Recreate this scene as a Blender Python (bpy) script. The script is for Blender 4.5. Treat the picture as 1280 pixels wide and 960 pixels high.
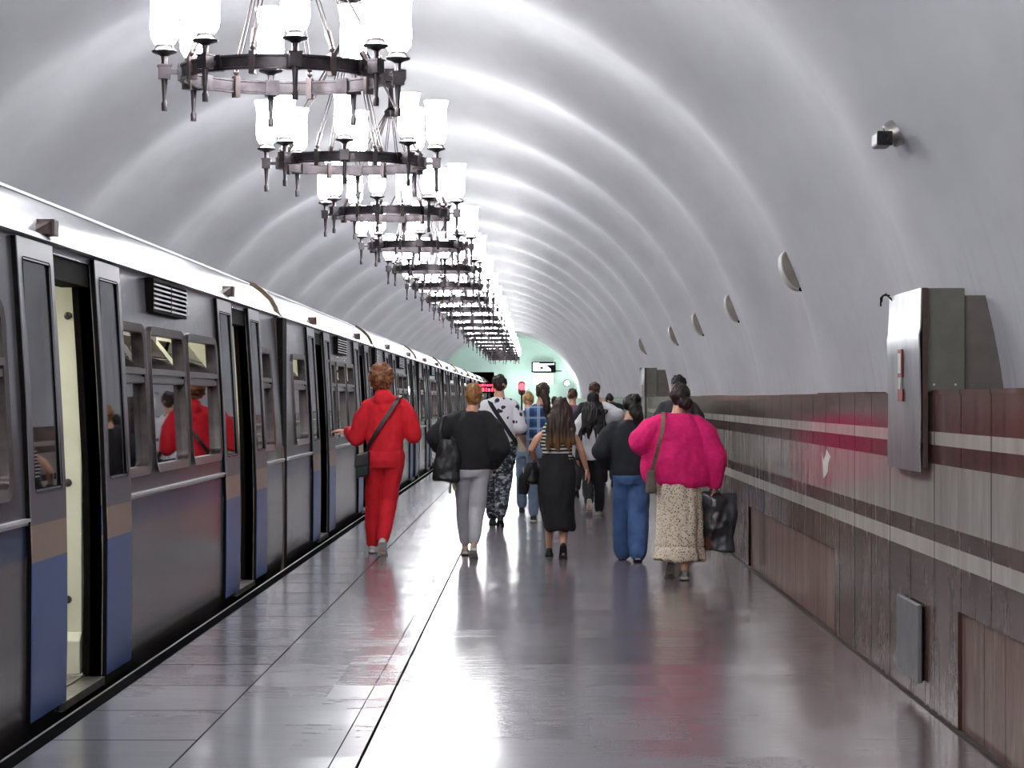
import bpy, bmesh, math, random
from mathutils import Vector, Matrix, noise

random.seed(7)
SC = bpy.context.scene
COL = SC.collection
for o in list(bpy.data.objects):
    bpy.data.objects.remove(o)
PI = math.pi
R = math.radians

# ------------------------------------------------------------------ camera
cam = bpy.data.cameras.new('camera')
cam.sensor_width = 36.0
KY = 1.15             # stretch of the layout along the platform, tied to the focal length
cam.lens = 36.0 * 2600 * KY / 1280
cam.shift_x = -30 / 1280
cam.shift_y = 19 / 1280
cam.clip_end = 400
cam_o = bpy.data.objects.new('camera', cam)
COL.objects.link(cam_o)
cam_o.location = (0, 0, 1.5)
cam_o.rotation_euler = (PI / 2, 0, 0)
SC.camera = cam_o

# ------------------------------------------------------------------ world, exposure
w = bpy.data.worlds.new('world')
SC.world = w
w.use_nodes = True
w.node_tree.nodes['Background'].inputs[0].default_value = (.6, .62, .7, 1)
w.node_tree.nodes['Background'].inputs[1].default_value = .02
SC.view_settings.view_transform = 'Standard'
SC.view_settings.look = 'None'
SC.view_settings.exposure = 0.0
SC.view_settings.gamma = 1
SC.view_settings.use_curve_mapping = False
LAMP = 47.0          # radiance of the opal shades
CARLAMP = 22.0        # radiance of the lamps inside the cars
SC.cycles.max_bounces = 8
SC.cycles.transparent_max_bounces = 16
SC.cycles.caustics_reflective = False
SC.cycles.caustics_refractive = False
SC.cycles.sample_clamp_indirect = 6


# ------------------------------------------------------------------ materials
def lin(h):
    if not isinstance(h, str):
        return tuple(h)
    c = [int(h[i:i + 2], 16) / 255 for i in (0, 2, 4)]
    return tuple(v / 12.92 if v <= .04045 else ((v + .055) / 1.055) ** 2.4 for v in c)


class NT:
    """small node helper"""
    def __init__(s, name):
        s.m = bpy.data.materials.new(name)
        s.m.use_nodes = True
        s.t = s.m.node_tree
        s.b = s.t.nodes['Principled BSDF']
        s._co = None

    def n(s, kind, **kw):
        nd = s.t.nodes.new(kind)
        for k, v in kw.items():
            setattr(nd, k, v)
        return nd

    def link(s, a, b):
        s.t.links.new(a, b)

    def val(s, sock, v):
        if hasattr(v, 'is_output'):
            s.link(v, sock)
        elif isinstance(v, (tuple, list)) and len(v) == 3 and sock.type == 'RGBA':
            sock.default_value = (*v, 1)
        else:
            sock.default_value = v

    def co(s):
        if s._co is None:
            s._co = s.n('ShaderNodeTexCoord').outputs['Object']
        return s._co

    def xyz(s, v=None):
        nd = s.n('ShaderNodeSeparateXYZ')
        s.link(v or s.co(), nd.inputs[0])
        return nd.outputs

    def math(s, op, a, b=0.0, c=0.0):
        nd = s.n('ShaderNodeMath', operation=op)
        for i, v in enumerate((a, b, c)):
            s.val(nd.inputs[i], v)
        return nd.outputs[0]

    def mapping(s, scale=(1, 1, 1), loc=(0, 0, 0), rot=(0, 0, 0)):
        nd = s.n('ShaderNodeMapping')
        s.link(s.co(), nd.inputs[0])
        nd.inputs['Scale'].default_value = scale
        nd.inputs['Location'].default_value = loc
        nd.inputs['Rotation'].default_value = rot
        return nd.outputs[0]

    def noise(s, scale, vec=None, detail=3, rough=.6):
        nd = s.n('ShaderNodeTexNoise')
        s.link(vec or s.co(), nd.inputs['Vector'])
        nd.inputs['Scale'].default_value = scale
        nd.inputs['Detail'].default_value = detail
        nd.inputs['Roughness'].default_value = rough
        return nd.outputs['Fac']

    def ramp(s, f, lo, hi):
        nd = s.n('ShaderNodeMapRange')
        s.val(nd.inputs[0], f)
        nd.inputs[1].default_value = lo
        nd.inputs[2].default_value = hi
        return nd.outputs[0]

    def mix(s, f, a, b, mode='MIX'):
        nd = s.n('ShaderNodeMix', data_type='RGBA', blend_type=mode)
        s.val(nd.inputs[0], f)
        s.val(nd.inputs[6], a)
        s.val(nd.inputs[7], b)
        return nd.outputs[2]

    def bump(s, h, strength=.2, dist=.01):
        nd = s.n('ShaderNodeBump')
        nd.inputs['Strength'].default_value = strength
        nd.inputs['Distance'].default_value = dist
        s.link(h, nd.inputs['Height'])
        s.link(nd.outputs[0], s.b.inputs['Normal'])

    def set(s, **kw):
        names = dict(color='Base Color', rough='Roughness', metal='Metallic', spec='Specular IOR Level',
                     coat='Coat Weight', coat_rough='Coat Roughness', emit='Emission Color',
                     strength='Emission Strength', sheen='Sheen Weight', alpha='Alpha', trans='Transmission Weight')
        for k, v in kw.items():
            s.val(s.b.inputs[names[k]], v)
        return s


def pm(name, c1, c2=None, scale=8, rough=.5, metal=0, bump=0, vec=None, detail=3, **kw):
    """procedural paint / metal / cloth: two tones mixed by noise"""
    t = NT(name)
    a = lin(c1)
    b = lin(c2) if c2 is not None else tuple(v * .8 for v in a)
    f = t.noise(scale, t.mapping(vec) if vec else None, detail)
    t.set(color=t.mix(t.ramp(f, .3, .7), a, b), rough=rough, metal=metal, **kw)
    if bump:
        t.bump(f, bump, .01)
    return t.m


def emit(name, c, s, s2=None):
    t = NT(name)
    f = t.noise(3)
    t.set(color=lin(c), emit=t.mix(f, lin(c), tuple(v * .95 for v in lin(c))), strength=s, rough=.4)
    return t.m


def glass(name, tint, extra=.04, rough=.02):
    t = NT(name)
    t.t.nodes.remove(t.b)
    out = [n for n in t.t.nodes if n.type == 'OUTPUT_MATERIAL'][0]
    tr = t.n('ShaderNodeBsdfTransparent')
    tr.inputs[0].default_value = (*tint, 1)
    gl = t.n('ShaderNodeBsdfGlossy')
    gl.inputs['Roughness'].default_value = rough
    f = t.noise(6)
    t.val(gl.inputs[0], t.mix(f, (.9, .9, .92), (.8, .8, .82)))
    fr = t.n('ShaderNodeFresnel')
    fr.inputs[0].default_value = 1.5
    fac = t.math('ADD', fr.outputs[0], extra)
    mx = t.n('ShaderNodeMixShader')
    t.link(fac, mx.inputs[0])
    t.link(tr.outputs[0], mx.inputs[1])
    t.link(gl.outputs[0], mx.inputs[2])
    t.link(mx.outputs[0], out.inputs[0])
    return t.m


# ------------------------------------------------------------------ mesh helpers
class MB:
    def __init__(s):
        s.bm = bmesh.new()
        s.k = 0

    def face(s, vs):
        try:
            f = s.bm.faces.new(vs)
            f.material_index = s.k
            return f
        except ValueError:
            return None

    def poly(s, pts):
        return s.face([s.bm.verts.new(p) for p in pts])

    def hexa(s, p):
        """8 points: bottom ring 0-3, top ring 4-7"""
        v = [s.bm.verts.new(q) for q in p]
        for i in ((3, 2, 1, 0), (4, 5, 6, 7), (0, 1, 5, 4), (1, 2, 6, 5), (2, 3, 7, 6), (3, 0, 4, 7)):
            s.face([v[j] for j in i])
        return s

    def box(s, x0, x1, y0, y1, z0, z1, M=None):
        p = [(x0, y0, z0), (x1, y0, z0), (x1, y1, z0), (x0, y1, z0), (x0, y0, z1), (x1, y0, z1), (x1, y1, z1), (x0, y1, z1)]
        if M is not None:
            p = [M @ Vector(q) for q in p]
        return s.hexa(p)

    def rings(s, rings, cap=True, closed=False):
        vs = [[s.bm.verts.new(p) for p in r] for r in rings]
        m = len(vs)
        for i in range(m if closed else m - 1):
            a, b = vs[i], vs[(i + 1) % m]
            n = len(a)
            for j in range(n):
                s.face([a[j], a[(j + 1) % n], b[(j + 1) % n], b[j]])
        if cap and not closed:
            s.face(list(reversed(vs[0])))
            s.face(vs[-1])
        return s

    def tube(s, pts, rs, n=8, closed=False, cap=True):
        pts = [Vector(p) for p in pts]
        if not isinstance(rs, (list, tuple)):
            rs = [rs] * len(pts)
        rings = []
        ref = None
        m = len(pts)
        for i, p in enumerate(pts):
            if closed:
                d = pts[(i + 1) % m] - pts[i - 1]
            else:
                d = pts[min(i + 1, m - 1)] - pts[max(i - 1, 0)]
            d.normalize()
            if ref is None:
                ref = Vector((0, 0, 1)) if abs(d.z) < .9 else Vector((1, 0, 0))
            a = (ref - d * ref.dot(d)).normalized()
            ref = a
            b = d.cross(a)
            rings.append([p + (a * math.cos(2 * PI * j / n) + b * math.sin(2 * PI * j / n)) * rs[i] for j in range(n)])
        return s.rings(rings, cap, closed)

    def lathe(s, prof, c=(0, 0, 0), n=16, M=None):
        c = Vector(c)
        rings = []
        for r, z in prof:
            r = max(r, .0004)
            ring = [Vector((r * math.cos(2 * PI * j / n), r * math.sin(2 * PI * j / n), z)) for j in range(n)]
            rings.append([(M @ q if M is not None else q) + c for q in ring])
        return s.rings(rings)

    def ell(s, c, r, n=14, m=9, M=None):
        prof = []
        c = Vector(c)
        rings = []
        for i in range(m + 1):
            a = -PI / 2 + PI * i / m
            q = max(math.cos(a), .02)
            ring = [Vector((r[0] * q * math.cos(2 * PI * j / n), r[1] * q * math.sin(2 * PI * j / n), r[2] * math.sin(a))) for j in range(n)]
            rings.append([(M @ v if M is not None else v) + c for v in ring])
        return s.rings(rings)

    def extr(s, pts, d):
        """prism: polygon pts (3D) swept by d"""
        d = Vector(d)
        return s.rings([[Vector(p) for p in pts], [Vector(p) + d for p in pts]])

    def build(s, name, mats, parent=None, smooth=None, bevel=0, loc=None):
        me = bpy.data.meshes.new(name)
        bmesh.ops.recalc_face_normals(s.bm, faces=s.bm.faces)
        s.bm.to_mesh(me)
        s.bm.free()
        for m in (mats if isinstance(mats, (list, tuple)) else [mats]):
            me.materials.append(m)
        if smooth is not None:
            me.polygons.foreach_set('use_smooth', [True] * len(me.polygons))
            me.set_sharp_from_angle(angle=R(smooth))
        o = bpy.data.objects.new(name, me)
        COL.objects.link(o)
        if parent:
            o.parent = parent
        if loc:
            o.location = loc
        if bevel:
            b = o.modifiers.new('bevel', 'BEVEL')
            b.width = bevel
            b.segments = 2
            b.limit_method = 'ANGLE'
        return o


def tag(o, label=None, cat=None, group=None, kind=None):
    if label: o['label'] = label
    if cat: o['category'] = cat
    if group: o['group'] = group
    if kind: o['kind'] = kind
    return o


def thing(name, label, cat, loc=(0, 0, 0), rz=0, group=None):
    o = bpy.data.objects.new(name, None)
    o.empty_display_size = .2
    COL.objects.link(o)
    o.location = loc
    o.rotation_euler = (0, 0, rz)
    return tag(o, label, cat, group)


def struct(o, label=None):
    return tag(o, label, kind='structure')


def copy_tree(o, parent=None):
    c = o.copy()
    COL.objects.link(c)
    if parent is not None:
        c.parent = parent
    for ch in list(o.children):
        copy_tree(ch, c)
    return c


# ------------------------------------------------------------------ setting: vault
CX, CZ, RAD = -1.5, 1.04, 3.86
RIB, RIBP, RIB0 = .17, 4.6, 15.4       # depth, pitch and phase of the vault's ribs


def rib(y):
    a = .5 + .5 * math.cos(2 * PI * (y - RIB0) / RIBP)
    return RIB * a ** 1.3


def vault_pt(ang, y):
    r = RAD - rib(y) + .04
    return Vector((CX + r * math.cos(ang), y, CZ + r * math.sin(ang)))


t = NT('vault_plaster')
x, y, z = t.xyz()
n1 = t.noise(1.1, t.mapping((1, .5, 1)), 4)
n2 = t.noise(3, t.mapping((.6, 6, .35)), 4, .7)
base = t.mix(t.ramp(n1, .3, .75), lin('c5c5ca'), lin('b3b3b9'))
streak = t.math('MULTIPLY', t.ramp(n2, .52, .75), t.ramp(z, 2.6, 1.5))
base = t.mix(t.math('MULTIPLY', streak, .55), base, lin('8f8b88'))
# dark noise patches on the far right stretch of the vault
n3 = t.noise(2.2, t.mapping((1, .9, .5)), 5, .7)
far_dark = t.math('MULTIPLY', t.ramp(n3, .6, .8), t.math('MULTIPLY', t.ramp(y, 35, 60), t.ramp(x, .6, 1.4)))
base = t.mix(t.math('MULTIPLY', far_dark, .6), base, lin('5a5654'))
t.set(color=base, spec=.22)
t.val(t.b.inputs['Roughness'], t.math('ADD', t.math('MULTIPLY', n1, .15), .5))
t.bump(n1, .08, .02)
M_VAULT = t.m

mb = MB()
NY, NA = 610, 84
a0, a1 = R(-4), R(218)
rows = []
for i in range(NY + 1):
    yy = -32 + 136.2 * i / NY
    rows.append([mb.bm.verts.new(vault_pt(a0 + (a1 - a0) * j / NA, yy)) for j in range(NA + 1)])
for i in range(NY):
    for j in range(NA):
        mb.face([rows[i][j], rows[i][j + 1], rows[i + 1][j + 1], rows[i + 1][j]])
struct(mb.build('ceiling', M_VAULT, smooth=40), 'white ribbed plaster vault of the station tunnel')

# floor ---------------------------------------------------------------
t = NT('polished_floor')
x, y, z = t.xyz()
sp = t.noise(90, None, 2)
bl = t.noise(1.3, None, 4)
right = t.ramp(x, -.9, 1.2)
base = t.mix(right, t.mix(bl, lin('84848d'), lin('72727a')), t.mix(bl, lin('766a6b'), lin('625657')))
base = t.mix(t.math('MULTIPLY', t.ramp(sp, .45, .75), .35), base, lin('8b8688'))
# slab seams: across the outer strip and along it, faint ones on the inner field
yy = t.math('SUBTRACT', y, 9.155)
fr = t.math('ABSOLUTE', t.math('SUBTRACT', t.math('FRACT', t.math('DIVIDE', yy, .87)), .5))
s1 = t.math('MULTIPLY', t.math('GREATER_THAN', fr, .489), t.math('LESS_THAN', x, -1.49))
s2 = t.math('LESS_THAN', t.math('ABSOLUTE', t.math('ADD', x, 1.49)), .005)
s3 = t.math('MULTIPLY', t.math('GREATER_THAN', t.math('ABSOLUTE', t.math('SUBTRACT', t.math('FRACT', t.math('DIVIDE', x, .87)), .5)), .497), .03)
s4 = t.math('MULTIPLY', t.math('GREATER_THAN', fr, .4965), .06)
seam = t.math('MAXIMUM', t.math('MULTIPLY', t.math('MAXIMUM', s1, s2), .95), t.math('MAXIMUM', s3, s4))
base = t.mix(seam, base, lin('1c1b1d'))
scr = t.noise(7, t.mapping((.6, 2.5, 1)), 5, .7)
t.set(color=base, rough=t.math('ADD', t.math('ADD', t.math('MULTIPLY', scr, .24), t.math('MULTIPLY', seam, .5)), .06), spec=t.math('MULTIPLY', t.math('SUBTRACT', 1.0, seam), .13))
bh = t.noise(5, t.mapping((1, .5, 1)), 2)
cb = t.n('ShaderNodeCombineXYZ')
t.link(t.math('FLOOR', t.math('DIVIDE', t.math('ADD', x, 1.49), .435)), cb.inputs[0])
t.link(t.math('FLOOR', t.math('DIVIDE', yy, .435)), cb.inputs[1])
wn = t.n('ShaderNodeTexWhiteNoise', noise_dimensions='2D')
t.link(cb.outputs[0], wn.inputs['Vector'])
vs = t.n('ShaderNodeVectorMath', operation='SUBTRACT')
t.link(wn.outputs['Color'], vs.inputs[0]); vs.inputs[1].default_value = (.5, .5, .5)
vm = t.n('ShaderNodeVectorMath', operation='MULTIPLY')
t.link(vs.outputs[0], vm.inputs[0]); vm.inputs[1].default_value = (.008, .03, 0)
bp = t.n('ShaderNodeBump'); bp.inputs['Strength'].default_value = .035; bp.inputs['Distance'].default_value = .01
t.link(bh, bp.inputs['Height'])
va = t.n('ShaderNodeVectorMath', operation='ADD')
t.link(bp.outputs[0], va.inputs[0]); t.link(vm.outputs[0], va.inputs[1])
vn = t.n('ShaderNodeVectorMath', operation='NORMALIZE')
t.link(va.outputs[0], vn.inputs[0]); t.link(vn.outputs[0], t.b.inputs['Normal'])
M_FLOOR = t.m
M_BLACK = pm('black_rubber', '131314', '1b1b1c', 20, .9, spec=0)
M_STEEL = pm('worn_steel', 'b9b7b2', '8d8a86', 14, .35, .9)
EDGE = -2.215
mb = MB()
mb.box(EDGE + .085, -.848, -32, 104.2, -.25, 0)
mb.box(-.842, -.738, -32, 104.2, -.25, 0)
mb.box(-.724, 2.2, -32, 104.2, -.25, 0)
mb.k = 1
mb.box(EDGE, 2.2, -32, 104.2, -1.15, -.02)
mb.box(EDGE + .012, EDGE + .085, -32, 104.2, -.05, .004)
mb.k = 2
mb.box(EDGE, EDGE + .012, -32, 104.2, -.05, .006)
struct(mb.build('floor', [M_FLOOR, M_BLACK, M_STEEL]), 'polished dark stone platform floor')
mb = MB()
mb.box(-5.4, EDGE, -32, 104, -1.3, -1.15)
struct(mb.build('floor_track', pm('track_bed', '2a2826', '1d1b1a', 12, .8)), 'dark track bed beside the platform')

# right wall -----------------------------------------------------------
def marble(name, a, b, c, slab=.62, rough=.12, contrast=1.0):
    t = NT(name)
    x, y, z = t.xyz()
    st = t.noise(4, t.mapping((1, .95, .12)), 6, .75)
    fine = t.noise(16, t.mapping((1, .55, .1)), 5, .75)
    base = t.mix(t.ramp(st, .38, .64), lin(a), lin(b))
    base = t.mix(t.math('MULTIPLY', t.ramp(fine, .5, .72), .5 * contrast), base, lin(c))
    cell = t.math('FLOOR', t.math('DIVIDE', y, slab))
    wn = t.n('ShaderNodeTexWhiteNoise', noise_dimensions='1D')
    t.link(cell, wn.inputs['W'])
    base = t.mix(t.math('MULTIPLY', wn.outputs['Value'], .35), base, t.mix(.5, base, lin(a)))
    fr = t.math('ABSOLUTE', t.math('SUBTRACT', t.math('FRACT', t.math('DIVIDE', y, slab)), .5))
    joint = t.math('GREATER_THAN', fr, .491)
    base = t.mix(t.math('MULTIPLY', joint, .85), base, lin('241a19'))
    t.set(color=base, rough=t.math('ADD', t.math('ADD', t.math('MULTIPLY', fine, .3), t.math('MULTIPLY', joint, .5)), rough - .1), spec=t.math('MULTIPLY', t.math('SUBTRACT', 1.0, joint), t.math('ADD', t.math('MULTIPLY', st, .5), .12)))
    t.bump(fine, .02, .004)
    return t.m


M_MAROON = marble('maroon_marble', '38211d', '5e3f38', '7c6159', .62)
M_MAROON2 = marble('brown_marble', '35211d', '533832', '76605a', .62, .2)
M_PANEL = marble('worn_brown_marble', '523a33', '7a5a4e', 'b3a498', .405, .32, 1.6)
M_GREY = marble('grey_marble', 'a39e97', '8e8780', 'b3aea7', 1.24, .12)
M_PALE = marble('pale_marble', 'b9b4ac', 'a6a19a', 'c4bfb8', 1.24, .14)
WX = 1.9
bands = [(1.525, 1.345, 0), (1.345, 1.282, 1), (1.282, 1.192, 0), (1.192, .906, 2), (.906, .822, 3), (.822, .742, 1), (.742, .545, 3)]
mb = MB()
for z1, z0, k in bands:
    mb.k = k
    mb.poly([(WX, -32, z0), (WX, 104, z0), (WX, 104, z1), (WX, -32, z1)])
rec = [(13.24, 18.6), (3.9, 9.37), (22.5, 27.8), (31.7, 37.1), (41, 46.4), (50.3, 55.6), (59.5, 64.9), (68.8, 74), (78, 83.5), (-6, 0)]
rec.sort()
yc = -32
for ya, yb in rec + [(104, 104)]:
    mb.k = 3
    mb.poly([(WX, yc, 0), (WX, ya, 0), (WX, ya, .24), (WX, yc, .24)])
    mb.poly([(WX, yc, .244), (WX, ya, .244), (WX, ya, .545), (WX, yc, .545)])
    mb.poly([(WX + .003, yc, .238), (WX + .003, ya, .238), (WX + .003, ya, .246), (WX + .003, yc, .246)])
    if yb > ya:
        d = .02
        mb.poly([(WX, ya, .545), (WX, yb, .545), (WX + d, yb, .545), (WX + d, ya, .545)])
        mb.poly([(WX, ya, 0), (WX + d, ya, 0), (WX + d, ya, .545), (WX, ya, .545)])
        mb.poly([(WX, yb, 0), (WX + d, yb, 0), (WX + d, yb, .545), (WX, yb, .545)])
        mb.k = 4
        mb.poly([(WX + d, ya, 0), (WX + d, yb, 0), (WX + d, yb, .545), (WX + d, ya, .545)])
    yc = yb
mb.k = 0
mb.poly([(WX, -32, 1.525), (WX, 104, 1.525), (2.6, 104, 1.525), (2.6, -32, 1.525)])
struct(mb.build('wall_right', [M_MAROON, M_PALE, M_GREY, M_MAROON2, M_PANEL]), 'banded maroon and grey marble wall along the platform')
mb = MB()
for i in range(68):
    ya = -32 + i * 2
    dz = random.uniform(0, .012)
    mb.box(WX - .006, WX + .12, ya, ya + 1.995, 1.522, 1.532 + dz)
struct(mb.build('trim_1', M_MAROON), 'thin dark marble coping on the right wall')
mb = MB()
mb.extr([(WX - .002, 13.62 + a, 1.08 + b) for a, b in ((.2, .07), (.14, .01), (.02, .05), (-.02, .09), (-.2, .05), (-.1, .0), (-.08, -.05), (.05, -.09), (.12, -.1), (.14, -.03))], (.003, 0, 0))
struct(mb.build('trim_4', pm('bare_white_plaster', 'd2cfc9', 'b9b5ae', 14, .6)), 'pale chipped patch on the grey marble band')
mb = MB()
mb.box(WX - .012, WX + .02, -32, 104, 0, .009)
struct(mb.build('seam_strip_right', pm('dark_brown_seam', '33271f', '231b17', 9, .7)))  # thin dark brown strip added as a seam between wall and floor

# end wall and portal --------------------------------------------------
M_MINT = pm('mint_plaster', 'd5f0e5', 'c8e6d9', 1.2, .55, bump=.05)
mb = MB()
mb.box(-2.1, 3, 104, 104.4, -1.3, 5.4)
mb.box(-5.05, -2.1, 104, 104.4, 2.86, 5.4)
mb.box(-6.2, -5.05, 104, 104.4, -1.3, 5.4)
struct(mb.build('wall_end', M_MINT), 'mint green end wall of the tunnel')
mb = MB()
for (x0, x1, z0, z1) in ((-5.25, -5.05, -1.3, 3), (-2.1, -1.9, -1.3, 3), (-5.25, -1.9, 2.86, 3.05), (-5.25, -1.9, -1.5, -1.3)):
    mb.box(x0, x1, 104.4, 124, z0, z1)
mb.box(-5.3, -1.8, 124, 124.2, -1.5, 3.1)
struct(mb.build('trim_2', pm('dark_tunnel_lining', '161616', '0d0d0d', 3, .9)), 'dark running tunnel beyond the portal')  # one near-black tone over the whole tunnel lining
# bright hoop where the vault meets the end wall
mb = MB()
hoop = [vault_pt(R(-2 + 184 * i / 60), 103.6) for i in range(61)]
cc = Vector((CX, 103.6, CZ))
mb.rings([[p, p + Vector((0, .4, 0)), p + (cc - p).normalized() * .16 + Vector((0, .4, 0)), p + (cc - p).normalized() * .16] for p in hoop])
struct(mb.build('trim_3', pm('pale_mint_plaster', 'd5e8de', 'c8dfd4', 2, .5), smooth=40), 'pale arch band around the end wall')
mb = MB()
mb.box(-6, 3, -32.4, -32, -1.3, 5.4)
struct(mb.build('wall_back', M_VAULT))

# ------------------------------------------------------------------ chandeliers
M_BRONZE = pm('dark_bronze', '4a4548', '332e30', 16, .34, .85)
M_BRONZE2 = pm('brown_bronze', '5a5050', '403838', 16, .35, .85)
t = NT('lit_opal_glass')
x, y, z = t.xyz()
f = t.noise(3)
t.set(color=lin('f4f2ec'), rough=.3, emit=t.mix(f, lin('fcfcfe'), lin('f8f9fc')), strength=t.math('MULTIPLY', t.math('ADD', t.math('MULTIPLY', t.ramp(z, .42, .16), 2.0), .3), LAMP))
M_SHADE = t.m
M_OPAL = pm('opal_glass_inside', 'f2f0ea', 'eae8e2', 4, .4)
RING, ORB = .59, .69


def chandelier_proto():
    root = thing('chandelier', 'x', 'chandelier')
    mb = MB()     # channel ring: flat band with a rim above and below, inner face and outer face
    N = 64
    prof = [(-.012, -.042), (.014, -.042), (.014, -.030), (.004, -.027), (.004, .027), (.014, .030), (.014, .042), (-.012, .042), (-.012, .030), (-.006, .027), (-.006, -.027), (-.012, -.030)]
    mb.rings([[Vector(((RING + a) * math.cos(2 * PI * i / N), (RING + a) * math.sin(2 * PI * i / N), b)) for a, b in prof] for i in range(N)], closed=True)
    mb.build('ring', M_BRONZE, root, smooth=30)
    mb = MB()     # canopy and hub under the vault
    mb.lathe([(.02, .98), (.06, 1.0), (.07, 1.06), (.03, 1.1), (.024, 1.3), (.13, 1.34), (.16, 1.40), (.16, 1.5)], n=24)
    mb.build('ceiling_canopy', M_BRONZE, root, smooth=40)
    for i in range(8):
        a = 2 * PI * (i + .5) / 8
        c, s = math.cos(a), math.sin(a)
        d = Vector((c, s, 0))
        tn = Vector((-s, c, 0))
        M = Matrix(((c, -s, 0, 0), (s, c, 0, 0), (0, 0, 1, 0), (0, 0, 0, 1)))
        mb = MB()
        mb.box(RING - .026, RING + .026, -.016, .016, -.07, .06, M)
        mb.ell(d * RING + Vector((0, 0, .085)), (.017, .017, .022), 10, 7)
        p0 = d * RING + Vector((0, 0, .1))
        p1 = Vector((0, 0, 1.05)) + d * .05
        u = (p1 - p0).normalized()
        mb.tube([p0, p0 + u * .1], [.014, .022], 8)
        for sg in (-1, 1):
            mb.tube([p0 + u * .1 + tn * .013 * sg, p1 + tn * .008 * sg], .0045, 5)
        mb.build('suspension_rod', M_BRONZE2, root, smooth=40)
    for i in range(8):
        a = 2 * PI * i / 8
        c, s = math.cos(a), math.sin(a)
        M = Matrix(((c, -s, 0, 0), (s, c, 0, 0), (0, 0, 1, 0), (0, 0, 0, 1)))
        o = Vector((ORB * c, ORB * s, 0))
        mb = MB()
        mb.box(RING, ORB - .03, -.012, .012, -.012, .012, M)
        mb.box(ORB - .034, ORB + .034, -.034, .034, -.04, .04, M)
        mb.box(ORB - .04, ORB + .04, -.04, .04, .032, .042, M)
        mb.box(RING - .02, RING + .022, -.04, .04, -.046, .046, M)
        mb.lathe([(.022, .04), (.017, .06), (.02, .09), (.034, .1), (.07, .112), (.076, .122), (.06, .132), (.05, .15), (.05, .158), (.03, .16)], o, 16)
        mb.lathe([(.0, -.23), (.017, -.228), (.019, -.185), (.013, -.172), (.012, -.165), (.018, -.06), (.02, -.04)], o, 10)
        arm = mb.build('lamp_arm', M_BRONZE, root, smooth=40)
        mb = MB()
        mb.lathe([(.03, .152), (.058, .165), (.078, .2), (.084, .25), (.082, .32), (.079, .39), (.084, .45), (.097, .5), (.1, .506)], o, 20)
        mb.k = 1
        mb.lathe([(.1, .506), (.094, .502), (.08, .45), (.074, .39), (.077, .32), (.078, .25), (.07, .2), (.05, .172), (.02, .165)], o, 20)
        mb.bm.faces.ensure_lookup_table()
        bmesh.ops.delete(mb.bm, geom=[f_ for f_ in mb.bm.faces if len(f_.verts) > 4 and f_.calc_center_median().z > .4], context='FACES')
        mb.build('glass_shade', [M_SHADE, M_OPAL], arm, smooth=60)
    return root


ORD = ['', 'second', 'third', 'fourth', 'fifth', 'sixth', 'seventh', 'eighth', 'ninth', 'tenth', 'eleventh', 'twelfth', 'thirteenth', 'fourteenth', 'fifteenth', 'sixteenth', 'seventeenth', 'eighteenth', 'nineteenth']
proto = chandelier_proto()
first = True
for k in range(-8, 20):
    c = proto if first else copy_tree(proto)
    first = False
    c.location = (CX, 12.3 + 4.6 * k, 3.415)
    c.rotation_euler.z = R([12, 0, -8, 6, 15, -4, 9][k % 7]) + R(-90)
    c['group'] = 'chandeliers down the middle of the vault'
    if k < -1:
        c['label'] = 'bronze ring chandelier behind the photographer, out of the photo'
    elif k == -1:
        c['label'] = 'bronze ring chandelier overhead, just above the top of the photo'
    elif k == 0:
        c['label'] = 'nearest and largest bronze ring chandelier, its shades cut off at the top edge'
    elif k == 19:
        c['label'] = 'farthest bronze ring chandelier, last before the mint end wall'
    else:
        c['label'] = '%s bronze ring chandelier from the front, lit white shades' % ORD[k]

# ------------------------------------------------------------------ metro train
XC = -3.65            # centre line of the train
HALF = 1.325


def sx(z):            # half width of the body side at height z
    return HALF - .075 * max(0, (z - .85) / 1.4) ** 1.3 - (.02 * ((.1 - z) / .3) if z < .1 else 0)


t = NT('car_body_paint')
x, y, z = t.xyz()
dirt = t.noise(2.2, t.mapping((1, 1, .5)), 5, .65)
fine = t.noise(3, t.mapping((1, 5, .25)), 5, .7)
base = t.mix(dirt, lin('76767c'), lin('636268'))
low = t.mix(t.ramp(fine, .3, .7), lin('85807d'), lin('625d5b'))
base = t.mix(t.math('LESS_THAN', z, .93), base, low)
blue = t.math('MULTIPLY', t.math('LESS_THAN', z, .93), t.math('GREATER_THAN', z, .77))
base = t.mix(t.math('MULTIPLY', blue, .9), base, t.mix(fine, lin('3a5280'), lin('33466b')))
base = t.mix(t.math('MULTIPLY', t.ramp(t.math('ADD', z, t.math('MULTIPLY', dirt, .3)), .36, .08), .8), base, lin('2a2624'))
t.set(color=base, rough=t.math('ADD', t.math('MULTIPLY', fine, .14), .12), spec=.7, metal=.25)
t.bump(dirt, .03, .01)
M_BODY = t.m

t = NT('car_door_paint')
x, y, z = t.xyz()
f = t.noise(3, t.mapping((1, 3, .6)), 4)
base = t.mix(f, lin('6a6970'), lin('5d5c63'))
base = t.mix(t.math('LESS_THAN', z, .92), base, t.mix(f, lin('a68e7c'), lin('94806f')))
base = t.mix(t.math('LESS_THAN', z, .75), base, t.mix(f, lin('43629f'), lin('3f5788')))
t.set(color=base, rough=.3, spec=.5)
M_DOOR = t.m
M_ROOF = pm('silver_roof_paint', '7c7c81', '55555b', 2.5, .33, .65, .05, (1, .6, 1), 4)
M_GUTTER = pm('bright_gutter', 'e4e4e4', 'cfcfcf', 9, .35, .1)
M_DARK = pm('dark_rubber', '161413', '0e0c0b', 18, .7, spec=.03)
M_FRAME = pm('brown_window_frame', '544b49', '3b3433', 12, .28, .35)
M_BROWN = pm('rusty_brown_paint', '4a342c', '35241e', 18, .5)
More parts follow.
